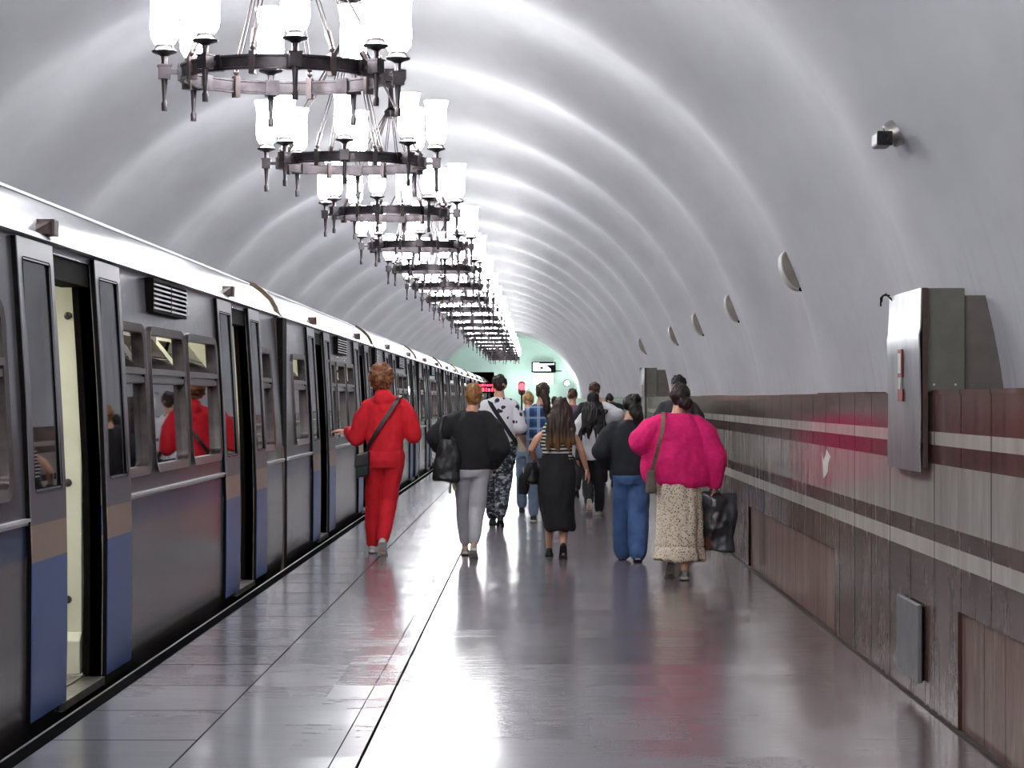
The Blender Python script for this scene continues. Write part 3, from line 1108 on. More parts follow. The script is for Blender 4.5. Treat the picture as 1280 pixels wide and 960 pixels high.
class Person:
    def __init__(s, label, H, loc, feet, hip=(0, 0), sh=(0, 0), head=(0, 0), fem=False, arms=None, skin=SKIN, voxel=.008, build=1.0, rz=0):
        """feet: two of (ball x, ball y, heel pitch deg, ball lift); arms: two of (elbow, wrist, hand dir, palm normal, curl)"""
        s.root = thing('person', label, 'person', (loc[0], loc[1], 0), rz)
        s.H, s.fem, s.vox, s.skin = H, fem, voxel, skin
        k = s.k = H / 1.75
        s.hipc = V(hip[0], hip[1], .525 * H)
        s.shc = V(sh[0], sh[1], .80 * H)
        s.headc = V(head[0], head[1] + .01, .928 * H)
        hw = .085 * k
        s.hips = [s.hipc + V(-hw, 0, 0), s.hipc + V(hw, 0, 0)]
        s.shw = (.155 if fem else .178) * k * build
        s.shs = [s.shc + V(-s.shw, 0, 0), s.shc + V(s.shw, 0, 0)]
        s.feet = []
        s.ank, s.knee = [], []
        for i, f in enumerate(feet):
            bx, by, pit = f[:3]
            lift = f[3] if len(f) > 3 else 0
            th = R(pit)
            ball = V(bx, by, lift)
            dr = V(0, math.cos(th), -math.sin(th))      # heel -> ball
            up = V(0, math.sin(th), math.cos(th))
            heel = ball - dr * .17 * k
            ank = heel + dr * .045 * k + up * .085 * k
            s.feet.append((ball, heel, dr, up))
            s.ank.append(ank)
            s.knee.append(ik(s.hips[i], ank, .245 * H, .235 * H, V(0, 1, .15)))
        if arms is None:
            arms = [None, None]
        s.arm = []
        for i, a in enumerate(arms):
            sg = -1 if i == 0 else 1
            if a is None:
                a = (V(s.shs[i].x + sg * .05, s.shc.y - .02, .635 * H), V(s.shs[i].x + sg * .06, s.shc.y + .08, .49 * H), V(0, .25, -1), V(-sg, 0, 0), 25)
            s.arm.append(tuple(a))
        s.body()

    def body(s):
        k, H = s.k, s.H
        q = Soup()
        for i in (0, 1):
            q.limb([s.hips[i], s.hips[i].lerp(s.knee[i], .5), s.knee[i], s.knee[i].lerp(s.ank[i], .35), s.ank[i]],
                   [.085 * k, .075 * k, .052 * k, .054 * k, .034 * k])
            ball, heel, dr, up = s.feet[i]
            q.limb([heel + dr * .03 + up * .035, ball + V(0, 0, .03), ball + V(0, .05, .025)], [.03 * k, .032 * k, .022 * k])
            e, wr, hd, pn, curl = s.arm[i]
            q.limb([s.shs[i] + V((.035 if i == 0 else -.035) * k, 0, -.035 * k), s.shs[i].lerp(e, .5), e, e.lerp(wr, .3), wr], [.045 * k, .042 * k, .036 * k, .038 * k, .025 * k])
            s.hand(q, i, wr, hd, pn, curl)
        f = s.fem
        def mixc(z):
            t = (z - s.hipc.z) / (s.shc.z - s.hipc.z)
            c = s.hipc.lerp(s.shc, t)
            return c.x, c.y
        R_ = [(.48, .15, .10), (.53, .168 if f else .158, .112), (.585, .14 if f else .148, .1), (.63, .122 if f else .142, .092), (.70, .138 if f else .158, .11),
              (.755, .15 if f else .172, .105), (.79, .125 if f else .145, .085), (.83, .075, .062), (.85, .06, .06)]
        q.loft([(z * H, rx * k, ry * k, *mixc(z * H)) for z, rx, ry in R_])
        nb = V(*mixc(.83 * H), .83 * H)
        q.limb([nb, V(s.headc.x, s.headc.y - .01, .895 * H)], [.062 * k, .054 * k])
        c = s.headc
        hk = (H - .928 * H) / .125 * k / k
        q.ell(c + V(0, -.008, .012) * k, V(.073, .092, .098) * k)
        q.ell(c + V(0, .03, -.055) * k, V(.052, .06, .06) * k)
        q.ell(c + V(0, .062, -.092) * k, V(.024, .022, .02) * k)
        q.limb([c + V(0, .088, .0) * k, c + V(0, .108, -.035) * k], [.009 * k, .013 * k])
        q.ell(c + V(0, .085, -.066) * k, V(.024, .014, .008) * k)
        q.ell(c + V(0, .082, .022) * k, V(.05, .014, .01) * k)
        for sg in (-1, 1):
            q.ell(c + V(sg * .075, -.005, -.012) * k, V(.01, .02, .033) * k)
        b = q.bake('body', s.skin, s.root, s.vox, 2)
        mb = MB()
        for sg in (-1, 1):
            mb.ell(c + V(sg * .031, .082, .004) * k, V(.013, .011, .009) * k, 10, 7)
        mb.build('eyes', EYE, b, smooth=60)

    def hand(s, q, i, wr, hd, pn, curl):
        k = s.k
        d = V(*hd).normalized()
        n = V(*pn)
        n = (n - d * n.dot(d)).normalized()
        th = d.cross(n) * (1 if i == 0 else -1)     # towards the thumb
        q.limb([wr, wr + d * .03 * k], [.025 * k, .024 * k])
        for o in (-.027, -.009, .009, .027):
            q.limb([wr + d * .025 * k + th * o * .7 * k, wr + d * .085 * k + th * o * k], [.015 * k, .0125 * k])
        for o, L in ((-.031, .066), (-.0105, .08), (.0105, .086), (.031, .076)):
            p = wr + d * .088 * k + th * o * k
            a = R(curl) * .45
            pts, rs = [p], [.0105 * k]
            for seg, r in ((.42, .0098), (.33, .009), (.25, .0078)):
                dd = (d * math.cos(a) + n * math.sin(a) + th * o * 1.2).normalized()
                p = p + dd * L * seg * k
                pts.append(p); rs.append(r * k)
                a += R(curl)
            q.limb(pts, rs)
        p = wr + d * .03 * k + th * .025 * k
        pts = [p, p + (d * .6 + th * .8 + n * .25).normalized() * .04 * k]
        pts.append(pts[-1] + (d * .85 + th * .35 + n * .35).normalized() * .032 * k)
        pts.append(pts[-1] + (d * .9 + th * .1 + n * .4).normalized() * .024 * k)
        q.limb(pts, [.016 * k, .0125 * k, .0105 * k, .009 * k])

    def shoes(s, mat, sole, low=0):
        k = s.k
        for i in (0, 1):
            ball, heel, dr, up = s.feet[i]
            fw = V(0, 1, 0)
            q = Soup()
            q.ell(heel + dr * .035 * k + up * .045 * k, V(.036, .045, .043) * k)
            q.limb([heel + dr * .05 * k + up * .05 * k, ball - dr * .05 * k + up * .045 * k, ball + V(0, 0, .038) * k], [.036 * k, .038 * k, .034 * k])
            q.ell(ball + V(0, .005, .036) * k, V(.045, .05, .03) * k)
            q.ell(ball + V(0, .05, .032) * k, V(.04, .045, .024) * k)
            if not low:
                q.limb([heel + dr * .045 * k + up * .05 * k, s.ank[i] + up * .015 * k], [.037 * k, .042 * k])
            sh = q.bake('shoe', mat, s.root, .007, 2)
            mb = MB()
            w0, w1 = .04 * k, .05 * k
            T = .024 * k
            outl = []
            def ring(c, wd, u):
                return [c + V(-wd, 0, 0), c + V(wd, 0, 0), c + V(wd * .96, 0, 0) + u * T, c + V(-wd * .96, 0, 0) + u * T]
            mb.rings([ring(heel - dr * .012 * k, .022 * k, up), ring(heel + dr * .01 * k, .037 * k, up), ring(heel + dr * .06 * k, w0, up), ring(ball - dr * .04 * k, .044 * k, up),
                      ring(ball + V(0, .0, 0), w1, V(0, 0, 1)), ring(ball + V(0, .05 * k, .002), .045 * k, V(0, 0, 1)), ring(ball + V(0, .085 * k, .008), .028 * k, V(0, 0, 1)), ring(ball + V(0, .098 * k, .012), .01 * k, V(0, 0, 1))])
            mb.build('sole', sole, sh, smooth=40)

    def trousers(s, mat, thigh=.098, knee=.075, hem=.06, hemz=.06, hips=(.175, .125), waist=.60, disp=WRINK, name='trousers', extra=None):
        k, H = s.k, s.H
        q = Soup()
        for i in (0, 1):
            kn, an = s.knee[i], s.ank[i]
            end = an.copy()
            if hemz is not None:
                dv = (an - kn)
                end = kn + dv * (1 - hemz)
            q.limb([s.hips[i] + V(0, -.008, 0), s.hips[i].lerp(kn, .5), kn, kn.lerp(end, .5), end], [thigh * k, (thigh * .55 + knee * .45) * k, knee * k, (knee * .5 + hem * .5) * k * 1.03, hem * k])
        c = s.hipc
        q.loft([(.46 * H, hips[0] * .86 * k, hips[1] * .9 * k, c.x, c.y), (.50 * H, hips[0] * k, hips[1] * k, c.x, c.y - .01), (.55 * H, hips[0] * .97 * k, hips[1] * .95 * k, c.x, c.y - .005), (waist * H, hips[0] * .85 * k, hips[1] * .86 * k, c.x, c.y)])
        if extra:
            extra(q)
        return q.bake(name, mat, s.root, .009, 4, disp)

    def top(s, mat, rings, sleeve=(.075, .065, .05), frac=1.0, disp=WRINK, name='top', voxel=.009, extra=None, cuff=0):
        """rings: (z, rx, ry[, cx, cy]) in metres; frac: how much of the arm is covered (1 = wrist, .4 = short)"""
        q = Soup()
        q.loft(rings)
        for i in (0, 1):
            if sleeve is None:
                break
            e, wr = s.arm[i][0], s.arm[i][1]
            a, b, c = sleeve
            sg = -1 if i == 0 else 1
            k, H = s.k, s.H
            sh = s.shs[i]
            p0 = sh + V(-sg * .02 * k, 0, -.02 * k)
            q.limb([V(s.shc.x + sg * .03, s.shc.y, .822 * H), sh + V(-sg * .02 * k, 0, -.012 * k)], [.05 * k, a * .72])
            q.limb([V(s.shc.x + sg * .07, s.shc.y, .72 * H), sh.lerp(e, .45)], [a * 1.05, a * .8])
            if frac >= .55:
                t = (frac - .5) * 2
                end = e.lerp(wr, t)
                q.limb([p0, sh.lerp(e, .4), e, e.lerp(end, .5), end], [a * .78, a * .95, b, (b + c) / 2 * 1.02, c])
            else:
                end = sh.lerp(e, frac * 2)
                q.limb([p0, end], [a * .8, b])
        if extra:
            extra(q)
        return q.bake(name, mat, s.root, voxel, 7, disp)

    def hair(s, mat, r=(.085, .1, .105), off=(0, -.02, .022), disp=None, extra=None, name='hair', voxel=.008, smooth=2):
        q = Soup()
        k = s.k
        c = s.headc
        q.ell(c + V(*off) * k, V(*r) * k)
        if extra:
            extra(q, c, k)
        return q.bake(name, mat, s.root, voxel, smooth, disp or [(.018, (20, 20, 14)), (.012, (50, 50, 22))])


EYE = pm('eye', 'e8e4de', '3a2a20', 40, .2)


def strap(name, pts, w, mat, parent, n=24, th=.006):
    """flat band along a smooth path; pts: (point, outward normal)"""
    P = [Vector(p[0]) for p in pts]
    N = [Vector(p[1]).normalized() for p in pts]
    path, nor = [], []
    m = len(P) - 1
    for i in range(m):
        p0, p1, p2, p3 = P[max(i - 1, 0)], P[i], P[i + 1], P[min(i + 2, m)]
        for j in range(n // m + (1 if i == m - 1 else 0)):
            t = j / (n // m)
            path.append(.5 * ((2 * p1) + (p2 - p0) * t + (2 * p0 - 5 * p1 + 4 * p2 - p3) * t * t + (3 * p1 - p0 - 3 * p2 + p3) * t ** 3))
            nor.append(N[i].lerp(N[i + 1], t).normalized())
    rings = []
    for i, (p, nn) in enumerate(zip(path, nor)):
        d = (path[min(i + 1, len(path) - 1)] - path[max(i - 1, 0)]).normalized()
        sd = d.cross(nn).normalized() * w / 2
        rings.append([p - sd, p + sd, p + sd + nn * th, p - sd + nn * th])
    mb = MB()
    mb.rings(rings)
    return mb.build(name, mat, parent, smooth=40)


M_WSOLE = pm('white_sole', 'dedbd4', 'b9b5ad', 18, .6)
M_BSOLE = pm('black_sole', '1c1b1b', '2a2928', 18, .7)
M_BLKFAB = cloth('black_cloth', '141416', '1b1b1e', 9)
M_BLKLEA = pm('black_leather', '17181a', '222325', 14, .4, 0, .2)

# ---- man in red -------------------------------------------------------
M_RED = cloth('red_jersey', 'e21b2b', 'c91624', 6)
p = Person('person in red hoodie and red sweatpants walking beside the train', 1.82, (-1.455, 20.0),
           feet=[(-.135, .42, 4), (-.01, -.12, 48)], sh=(.015, .0), head=(-.025, .02), build=1.05, voxel=.0065,
           arms=[(V(-.27, .02, 1.12), V(-.36, .17, 1.185), V(-.9, .35, .1), V(0, .2, -1), 12), (V(.275, .0, 1.15), V(.16, .26, 1.22), V(-.5, .6, .5), V(0, -.6, .6), 35)], skin=SKIN2)
p.trousers(M_RED, .105, .085, .062, .03, (.178, .13), .56)
p.top(M_RED, [(.865, .165, .125), (.90, .185, .14), (.94, .178, .135), (1.1, .178, .13, .005), (1.3, .195, .135, .01), (1.44, .20, .125, .012), (1.50, .15, .10, .01), (1.545, .085, .085, .0)],
      (.085, .078, .055), .97, name='hoodie',
      extra=lambda q: (q.ell(V(-.005, -.085, 1.5), V(.105, .06, .07)), q.ell(V(-.01, -.03, 1.555), V(.085, .085, .04)), q.ell(V(0, -.11, 1.42), V(.055, .03, .06))))
M_HRED = hairmat('auburn_hair', '96603f', '5a3522')
p.hair(M_HRED, (.118, .125, .118), (0, -.02, .028), [(.035, (16, 16, 16)), (.02, (45, 45, 40))], extra=lambda q, c, k: q.ell(c + V(0, -.06, -.035), V(.075, .05, .06)))
p.shoes(pm('white_trainer', 'd4d2cc', 'bdbab3', 14, .5), M_WSOLE)
rp = p.root.location
b = thing('crossbody_bag', 'black teal-tinged crossbody bag at the hip of the person in red', 'bag', (rp.x - .2, rp.y - .06, .745))
mb = MB()
mb.hexa([(-.075, -.09, 0), (.06, -.05, .02), (.06, .1, .02), (-.075, .1, 0), (-.06, -.075, .21), (.055, -.05, .25), (.055, .09, .25), (-.06, .09, .21)])
mb.build('pouch', pm('dark_teal_leather', '20302f', '131a1a', 9, .35, 0, .2), b, bevel=.02)
mb = MB()
mb.hexa([(-.083, -.1, .1), (.064, -.058, .12), (.064, .105, .12), (-.083, .105, .1), (-.066, -.085, .225), (.06, -.055, .262), (.06, .1, .262), (-.066, .1, .225)])
mb.build('flap', M_BLKLEA, b, bevel=.015)
strap('strap', [(V(.02, -.03, .24), V(0, -1, 0)), (V(.12, -.105, .42), V(-.1, -1, 0)), (V(.25, -.11, .62), V(0, -1, .1)), (V(.335, -.085, .755), V(.2, -.7, .7)), (V(.355, .02, .785), V(.2, .2, 1)), (V(.34, .12, .7), V(.2, 1, .1)), (V(.2, .16, .45), V(0, 1, 0)), (V(.03, .1, .22), V(0, 1, 0))], .035, M_BLKLEA, b, 42)

# ---- woman in black sweater --------------------------------------------
p = Person('person with short blonde hair, loose black sweater and light grey trousers', 1.655, (-.606, 19.7),
           feet=[(-.075, .42, 6), (.02, -.12, 30)], fem=True, head=(.015, .02), voxel=.0075,
           arms=[(V(-.33, -.03, 1.14), V(-.27, .12, .98), V(.3, .8, -.3), V(.6, 0, .3), 40), (V(.27, -.05, 1.03), V(.2, .07, .88), V(-.2, .4, -.8), V(-1, 0, 0), 25)])
M_GPANT = cloth('light_grey_cotton', 'c4c4c7', 'b0b0b4', 7)
p.trousers(M_GPANT, .108, .083, .06, .13, (.19, .14), .60)
p.top(M_BLKFAB, [(.80, .155, .125), (.84, .185, .145), (.92, .205, .155), (1.05, .225, .16), (1.18, .225, .155), (1.28, .215, .14), (1.335, .165, .115), (1.385, .09, .085)], (.115, .105, .062), .98, name='sweater')
M_BLOND = hairmat('dark_blonde_hair', 'a87a45', '6b4526')
p.hair(M_BLOND, (.088, .1, .105), (0, -.018, .022), extra=lambda q, c, k: q.ell(c + V(0, -.065, -.05) * k, V(.06, .04, .055) * k))
p.shoes(pm('tan_shoe', 'cdb299', 'b0957c', 14, .5), M_WSOLE, 1)
rp = p.root.location
b = thing('tote_bag', 'soft black shoulder tote carried by the person in the black sweater', 'bag', (rp.x - .235, rp.y - .13, .72))
q = Soup()
q.loft([(.0, .11, .05), (.03, .135, .065), (.15, .13, .06), (.3, .105, .045, .01), (.40, .07, .03, .02)])
q.bake('pouch', M_BLKLEA, b, .008, 2, [(.02, (8, 8, 6)), (.006, (25, 25, 20))])
strap('strap', [(V(-.05, 0, .38), V(0, -1, 0)), (V(-.06, .0, .5), V(-.3, -1, 0)), (V(-.02, .06, .62), V(0, -.3, 1)), (V(.04, .1, .5), V(0, 1, 0)), (V(.06, .02, .38), V(0, 1, 0))], .025, M_BLKLEA, b)
b = thing('scarf_tie', 'small pale cloth tie dangling below the black tote', 'scarf', (rp.x - .19, rp.y - .14, .62))
mb = MB()
mb.hexa([(-.03, 0, 0), (.0, -.01, -.01), (.0, .004, -.01), (-.03, .012, 0), (-.012, 0, .13), (.004, -.006, .14), (.004, .006, .14), (-.012, .01, .13)])
mb.hexa([(.02, -.01, .02), (.05, -.01, .03), (.05, .0, .03), (.02, .0, .02), (.0, -.006, .12), (.016, -.006, .12), (.016, .004, .12), (.0, .004, .12)])
mb.build('tie', pm('olive_cream_cloth', '9b9880', '57543f', 20, .8), b, bevel=.003)

# ---- man in splotched tee and camouflage ---------------------------------
t = NT('splotched_tee')
v = t.n('ShaderNodeTexVoronoi'); t.link(t.co(), v.inputs['Vector']); v.inputs['Scale'].default_value = 11
f = t.math('LESS_THAN', t.math('ADD', v.outputs['Distance'], t.math('MULTIPLY', t.noise(14), .5)), .56)
t.set(color=t.mix(f, lin('ece9ee'), lin('2c2f48')), rough=.9); M_TEE = t.m
t = NT('grey_camouflage')
f1, f2 = t.noise(13, t.mapping((1, 1, 1.6)), 3), t.noise(17, t.mapping((1, 1, 1.8), (3, 5, 1)), 3)
c = t.mix(t.math('GREATER_THAN', f1, .52), lin('2b3038'), lin('6b7078'))
c = t.mix(t.math('GREATER_THAN', f2, .58), c, lin('a8abb0'))
c = t.mix(t.math('LESS_THAN', f2, .42), c, lin('14161b'))
t.set(color=c, rough=.9); M_CAMO = t.m
p = Person('person in white splotched tee and grey camouflage trousers', 1.80, (-.43, 24.6),
           feet=[(-.09, .4, 4), (.01, -.1, 25)], head=(-.005, .02), arms=[None, (V(.25, -.02, 1.13), V(.16, .2, 1.06), V(-.2, 1, .2), V(-1, 0, 0), 30)])
p.trousers(M_CAMO, .115, .098, .07, .06, (.185, .14), .58)
p.top(M_TEE, [(.93, .175, .135), (.97, .19, .14), (1.15, .185, .135), (1.32, .205, .14), (1.43, .20, .125), (1.49, .14, .1), (1.525, .085, .08)], (.095, .09, .08), .42, name='tee_shirt')
M_DBROWN = hairmat('dark_brown_hair', '2e211a', '1c1411')
p.hair(M_DBROWN, (.08, .098, .1), (0, -.012, .026), extra=lambda q, c, k: q.ell(c + V(0, -.065, -.03) * k, V(.055, .03, .045) * k))
p.shoes(M_BLKLEA, M_BSOLE)
rp = p.root.location
b = thing('sling_bag', 'black sling strap and pouch worn over the white splotched tee', 'bag', (rp.x, rp.y, 1.0))
strap('strap', [(V(-.12, .03, .5), V(0, .2, 1)), (V(-.1, -.11, .44), V(0, -1, .6)), (V(.0, -.155, .28), V(0, -1, 0)), (V(.12, -.15, .1), V(.2, -1, 0)), (V(.2, -.06, -.02), V(1, -.4, 0)), (V(.2, .08, -.05), V(1, .4, 0))], .05, M_BLKFAB, b, 40)
mb = MB(); mb.box(.03, .2, .12, .2, -.16, .04); mb.build('pouch', M_BLKFAB, b, bevel=.02)

# ---- woman in blue plaid ---------------------------------------------------
t = NT('blue_plaid')
x, y, z = t.xyz()
def bandw(a, per, w_, o=0):
    return t.math('LESS_THAN', t.math('FRACT', t.math('ADD', t.math('DIVIDE', a, per), o)), w_)
c = t.mix(.5, lin('3a6296'), lin('3f699f'))
c = t.mix(t.math('MULTIPLY', bandw(x, .13, .42), .6), c, lin('16284a'))
c = t.mix(t.math('MULTIPLY', bandw(z, .13, .42), .6), c, lin('16284a'))
c = t.mix(t.math('MULTIPLY', bandw(x, .13, .3, .3), .7), c, lin('a9bdd6'))
c = t.mix(t.math('MULTIPLY', bandw(z, .13, .2, .3), .7), c, lin('a9bdd6'))
c = t.mix(t.math('MULTIPLY', t.noise(40), .2), c, lin('20355c'))
t.set(color=c, rough=.9); M_PLAID = t.m
M_LJEAN = cloth('light_denim', '8597b0', '6d7f96', 9)
p = Person('person with brown ponytail in a blue plaid shirt', 1.70, (.05, 25.3),
           feet=[(-.08, .1, 4), (.06, .42, 4)], fem=True, head=(.03, .02), arms=[(V(-.24, -.02, 1.1), V(-.17, .12, .94), V(.2, .6, -.7), V(1, 0, 0), 30), None])
p.trousers(M_LJEAN, .1, .078, .06, .06, (.18, .13), .58)
p.top(M_PLAID, [(.90, .18, .13), (1.05, .175, .13), (1.2, .18, .135), (1.32, .18, .125), (1.40, .125, .1), (1.44, .08, .08)], (.085, .085, .085), .42, name='shirt')
p.hair(hairmat('brown_ponytail_hair', '3a2419', '24160f', '5d3c26', 1.3, 1.45), (.088, .1, .105), (0, -.02, .025), extra=lambda q, c, k: q.limb([c + V(.02, -.12, -.01), c + V(.05, -.15, -.12), c + V(.055, -.13, -.3)], [.045, .05, .03]))
p.shoes(pm('navy_trainer', '232a38', '1a1f2a', 14, .6), M_WSOLE)

# ---- woman in striped top and black skirt --------------------------------------
t = NT('striped_knit')
x, y, z = t.xyz()
f = t.math('LESS_THAN', t.math('FRACT', t.math('DIVIDE', t.math('ADD', z, t.math('MULTIPLY', t.noise(5), .02)), .034)), .5)
t.set(color=t.mix(f, lin('d6d2cc'), lin('19181a')), rough=.9); M_STRIPE = t.m
p = Person('person with long brown hair, striped sleeveless top and long black skirt', 1.525, (.2, 19.6),
           feet=[(-.075, .38, 6), (.055, -.1, 55)], fem=True, head=(.035, .01), voxel=.006, hip=(-.01, 0),
           arms=[(V(-.245, .0, 1.03), V(-.2, .17, .9), V(.1, .7, -.5), V(1, 0, 0), 45), (V(.225, -.03, 1.02), V(.275, .05, .85), V(.3, .3, -.9), V(-1, .2, 0), 15)], skin=SKIN)
p.top(M_STRIPE, [(.93, .145, .11), (1.0, .14, .105), (1.1, .155, .12), (1.2, .15, .112), (1.245, .14, .09), (1.27, .11, .07)], None, name='striped_top',
      extra=lambda q: [q.limb([V(sg * .115, -.06, 1.2), V(sg * .105, -.02, 1.27), V(sg * .11, .06, 1.21)], [.02, .018, .02]) for sg in (-1, 1)])
q = Soup()
q.loft([(.26, .125, .19, .03, .03), (.29, .15, .21, .03, .03), (.45, .16, .19, .0, .02), (.62, .178, .17, -.005, .0), (.76, .19, .16), (.85, .175, .145), (.93, .15, .12), (.98, .143, .112)], 36)
q.bake('skirt', M_BLKFAB, p.root, .009, 2, [(.014, (14, 14, 2)), (.006, (20, 20, 10))])
M_OMBRE = hairmat('ombre_hair', '38241a', '241712', 'c08a4c', 1.04, 1.27)
p.hair(M_OMBRE, (.084, .097, .1), (0, -.015, .025), [(.016, (40, 40, 3)), (.012, (14, 14, 5))],
       extra=lambda q, c, k: [q.limb([V(.03 + dx * .9, -.11, 1.2), V(.03 + dx, -.125, 1.1), V(.03 + dx * 1.05, -.125, 1.0 + .04 * ((i * 5) % 3))], [.035, .028, .006]) for i, dx in enumerate((-.11, -.08, -.05, -.02, .015, .05, .08, .11))] + [q.loft(r_) for r_ in [[(1.1, .115, .03, .03, -.115), (1.2, .145, .05, .03, -.1), (1.3, .135, .07, .033, -.065), (1.4, .1, .08, .035, -.03), (1.46, .07, .06, .035, -.02)]]])
p.shoes(M_BLKLEA, M_BSOLE, 1)
rp = p.root.location
b = thing('handbag', 'black handbag at the left side of the person in the striped top', 'bag', (rp.x - .24, rp.y - .02, .70))
q = Soup(); q.loft([(.0, .06, .09), (.03, .075, .12), (.12, .068, .11), (.19, .04, .1)]); q.bake('pouch', M_BLKLEA, b, .007, 2, [(.01, (12, 12, 9))])
strap('strap', [(V(-.03, -.06, .18), V(0, -1, 0)), (V(-.01, .03, .34), V(-.6, -.6, .3)), (V(.03, .14, .3), V(0, 0, 1)), (V(.02, .1, .18), V(0, 1, 0))], .016, M_BLKLEA, b)
mb = MB()
for sg in (-1, 1): mb.tube([V(-.075, sg * .02 - .06, .1), V(-.08, sg * .02 - .06, .16)], .006, 6)
mb.build('buckle', M_STEEL, b)
b = thing('folded_jacket', 'dark folded jacket hanging beside the handbag and the black skirt', 'jacket', (rp.x - .3, rp.y - .03, .6))
q = Soup(); q.loft([(.0, .04, .05, -.03), (.06, .055, .08, -.02), (.16, .06, .1, .0), (.26, .05, .1, .05), (.31, .04, .08, .06)]); q.bake('cloth', M_BLKFAB, b, .008, 2, [(.02, (10, 10, 6))])

# ---- woman in white jacket, long black hair ---------------------------------------
M_WJACK = cloth('white_jacket_cloth', 'e2e1e4', 'cbcace', 7)
M_DGREY = cloth('charcoal_cloth', '232326', '1b1b1d', 8)
p = Person('person with long straight black hair and a white jacket', 1.60, (.73, 26.7),
           feet=[(-.05, -.18, 78, .06), (.085, .32, 4)], fem=True, head=(.0, .02),
           arms=[None, (V(.33, .06, 1.3), V(.14, .22, 1.42), V(-.3, .1, 1), V(-1, 0, 0), 40)])
p.trousers(M_DGREY, .1, .08, .066, .04, (.175, .125), .58)
p.top(M_WJACK, [(.72, .165, .13), (.78, .18, .14), (1.0, .185, .14), (1.2, .19, .135), (1.31, .175, .12), (1.36, .12, .095)], (.09, .08, .06), .98, name='jacket')
M_BLKH = hairmat('black_hair', '17120f', '0c0a09')
p.hair(M_BLKH, (.086, .1, .105), (0, -.015, .022), [(.018, (45, 45, 3)), (.01, (16, 16, 5))],
       extra=lambda q, c, k: [q.limb([c + V(dx * .8, -.12, -.2), V(dx, -.15, 1.14), V(dx * 1.15 + .01 * (i % 3 - 1), -.15, .96 + .05 * ((i * 7) % 4) / 2)], [.035, .026, .006]) for i, dx in enumerate((-.13, -.1, -.07, -.035, .03, .06, .09, .12, .14))] + [q.loft(r_) for r_ in [[(1.16, .13, .03, 0, -.14), (1.22, .155, .05, 0, -.13), (1.36, .15, .07, 0, -.09), (1.46, .1, .08, 0, -.03)]]])
p.shoes(pm('grey_canvas_shoe', 'b5b1ab', '9c9892', 14, .6), M_WSOLE)
rp = p.root.location
b = thing('backpack', 'small black backpack strap and bag on the white jacket', 'bag', (rp.x - .17, rp.y - .1, .72))
q = Soup(); q.loft([(0, .04, .06), (.03, .06, .09), (.14, .055, .08), (.18, .03, .05)]); q.bake('pouch', M_BLKFAB, b, .01, 2)
strap('strap', [(V(.0, -.04, .16), V(0, -1, 0)), (V(.02, -.08, .4), V(-.3, -1, 0)), (V(.33, -.05, .6), V(.3, -1, .3)), (V(.31, .05, .64), V(.2, 0, 1)), (V(.31, .14, .5), V(0, 1, 0))], .03, M_BLKFAB, b)

# ---- woman in dark jacket and jeans -----------------------------------------------
M_JEAN = cloth('blue_denim', '35507c', '4d6a9c', 5)
M_NAVY = cloth('dark_blue_black_cloth', '17191f', '1f2129', 7)
p = Person('person with dark tied hair, dark jacket and wide blue jeans', 1.555, (.885, 19.2),
           feet=[(-.075, .36, 6), (.05, -.02, 12)], fem=True, head=(.005, .02), build=1.1, voxel=.0075, sh=(-.02, 0),
           arms=[(V(-.275, -.02, 1.02), V(-.22, .16, .9), V(.3, .8, .2), V(1, 0, 0), 35), (V(.22, .0, 1.02), V(.2, .14, .88), V(-.3, .8, .2), V(-1, 0, 0), 35)])
p.trousers(M_JEAN, .118, .108, .1, .0, (.19, .15), .6, name='jeans')
p.top(M_NAVY, [(.80, .19, .145), (.84, .2, .155), (.95, .21, .16), (1.08, .215, .155, -.01), (1.18, .205, .145, -.02), (1.255, .165, .12, -.02), (1.31, .09, .09, -.01)], (.1, .092, .07), .98, name='jacket')
M_VDB = hairmat('very_dark_hair', '1a1310', '0f0b0a')
p.hair(M_VDB, (.1, .105, .105), (0, -.02, .02), [(.018, (20, 20, 12)), (.01, (50, 50, 20))],
       extra=lambda q, c, k: (q.ell(c + V(.02, -.05, .06), V(.06, .06, .05)), q.limb([c + V(.02, -.11, -.02), c + V(.045, -.135, -.12), c + V(.05, -.12, -.21)], [.055, .055, .035])))
p.shoes(pm('grey_trainer', '9b9a98', '83827f', 14, .6), M_WSOLE)

# ---- woman in pink --------------------------------------------------------------
M_PINK = cloth('pink_knit', 'f3217a', 'dd176a', 30)
t = NT('dotted_cream_skirt')
v = t.n('ShaderNodeTexVoronoi'); t.link(t.co(), v.inputs['Vector']); v.inputs['Scale'].default_value = 62
f = t.math('LESS_THAN', t.math('ADD', v.outputs['Distance'], t.math('MULTIPLY', t.noise(90), .35)), .5)
t.set(color=t.mix(f, lin('e6d8c2'), lin('6a5548')), rough=.9); M_DOT = t.m
p = Person('person in bright pink knit sweater and long speckled cream skirt', 1.635, (1.2, 17.33),
           feet=[(-.075, .22, 42), (.03, -.02, 4)], fem=True, head=(.0, .03), build=1.15, voxel=.006, sh=(-.015, 0),
           arms=[(V(-.315, -.02, 1.15), V(-.25, .17, 1.05), V(.2, .8, .3), V(1, 0, 0), 35), (V(.29, -.05, 1.02), V(.285, -.02, .80), V(0, .15, -1), V(-1, 0, 0), 65)])
p.top(M_PINK, [(.77, .2, .15, .05), (.81, .24, .175, .035), (.92, .265, .185, .02), (1.05, .275, .185, -.005), (1.18, .26, .175, -.015), (1.28, .215, .15, -.015), (1.34, .15, .115, -.01), (1.385, .085, .085, 0)],
      (.115, .108, .075), .96, name='sweater', disp=[(.018, (6, 6, 4)), (.008, (16, 16, 12))], extra=lambda q: q.ell(V(-.27, 0, .93), V(.07, .08, .14)))
q = Soup()
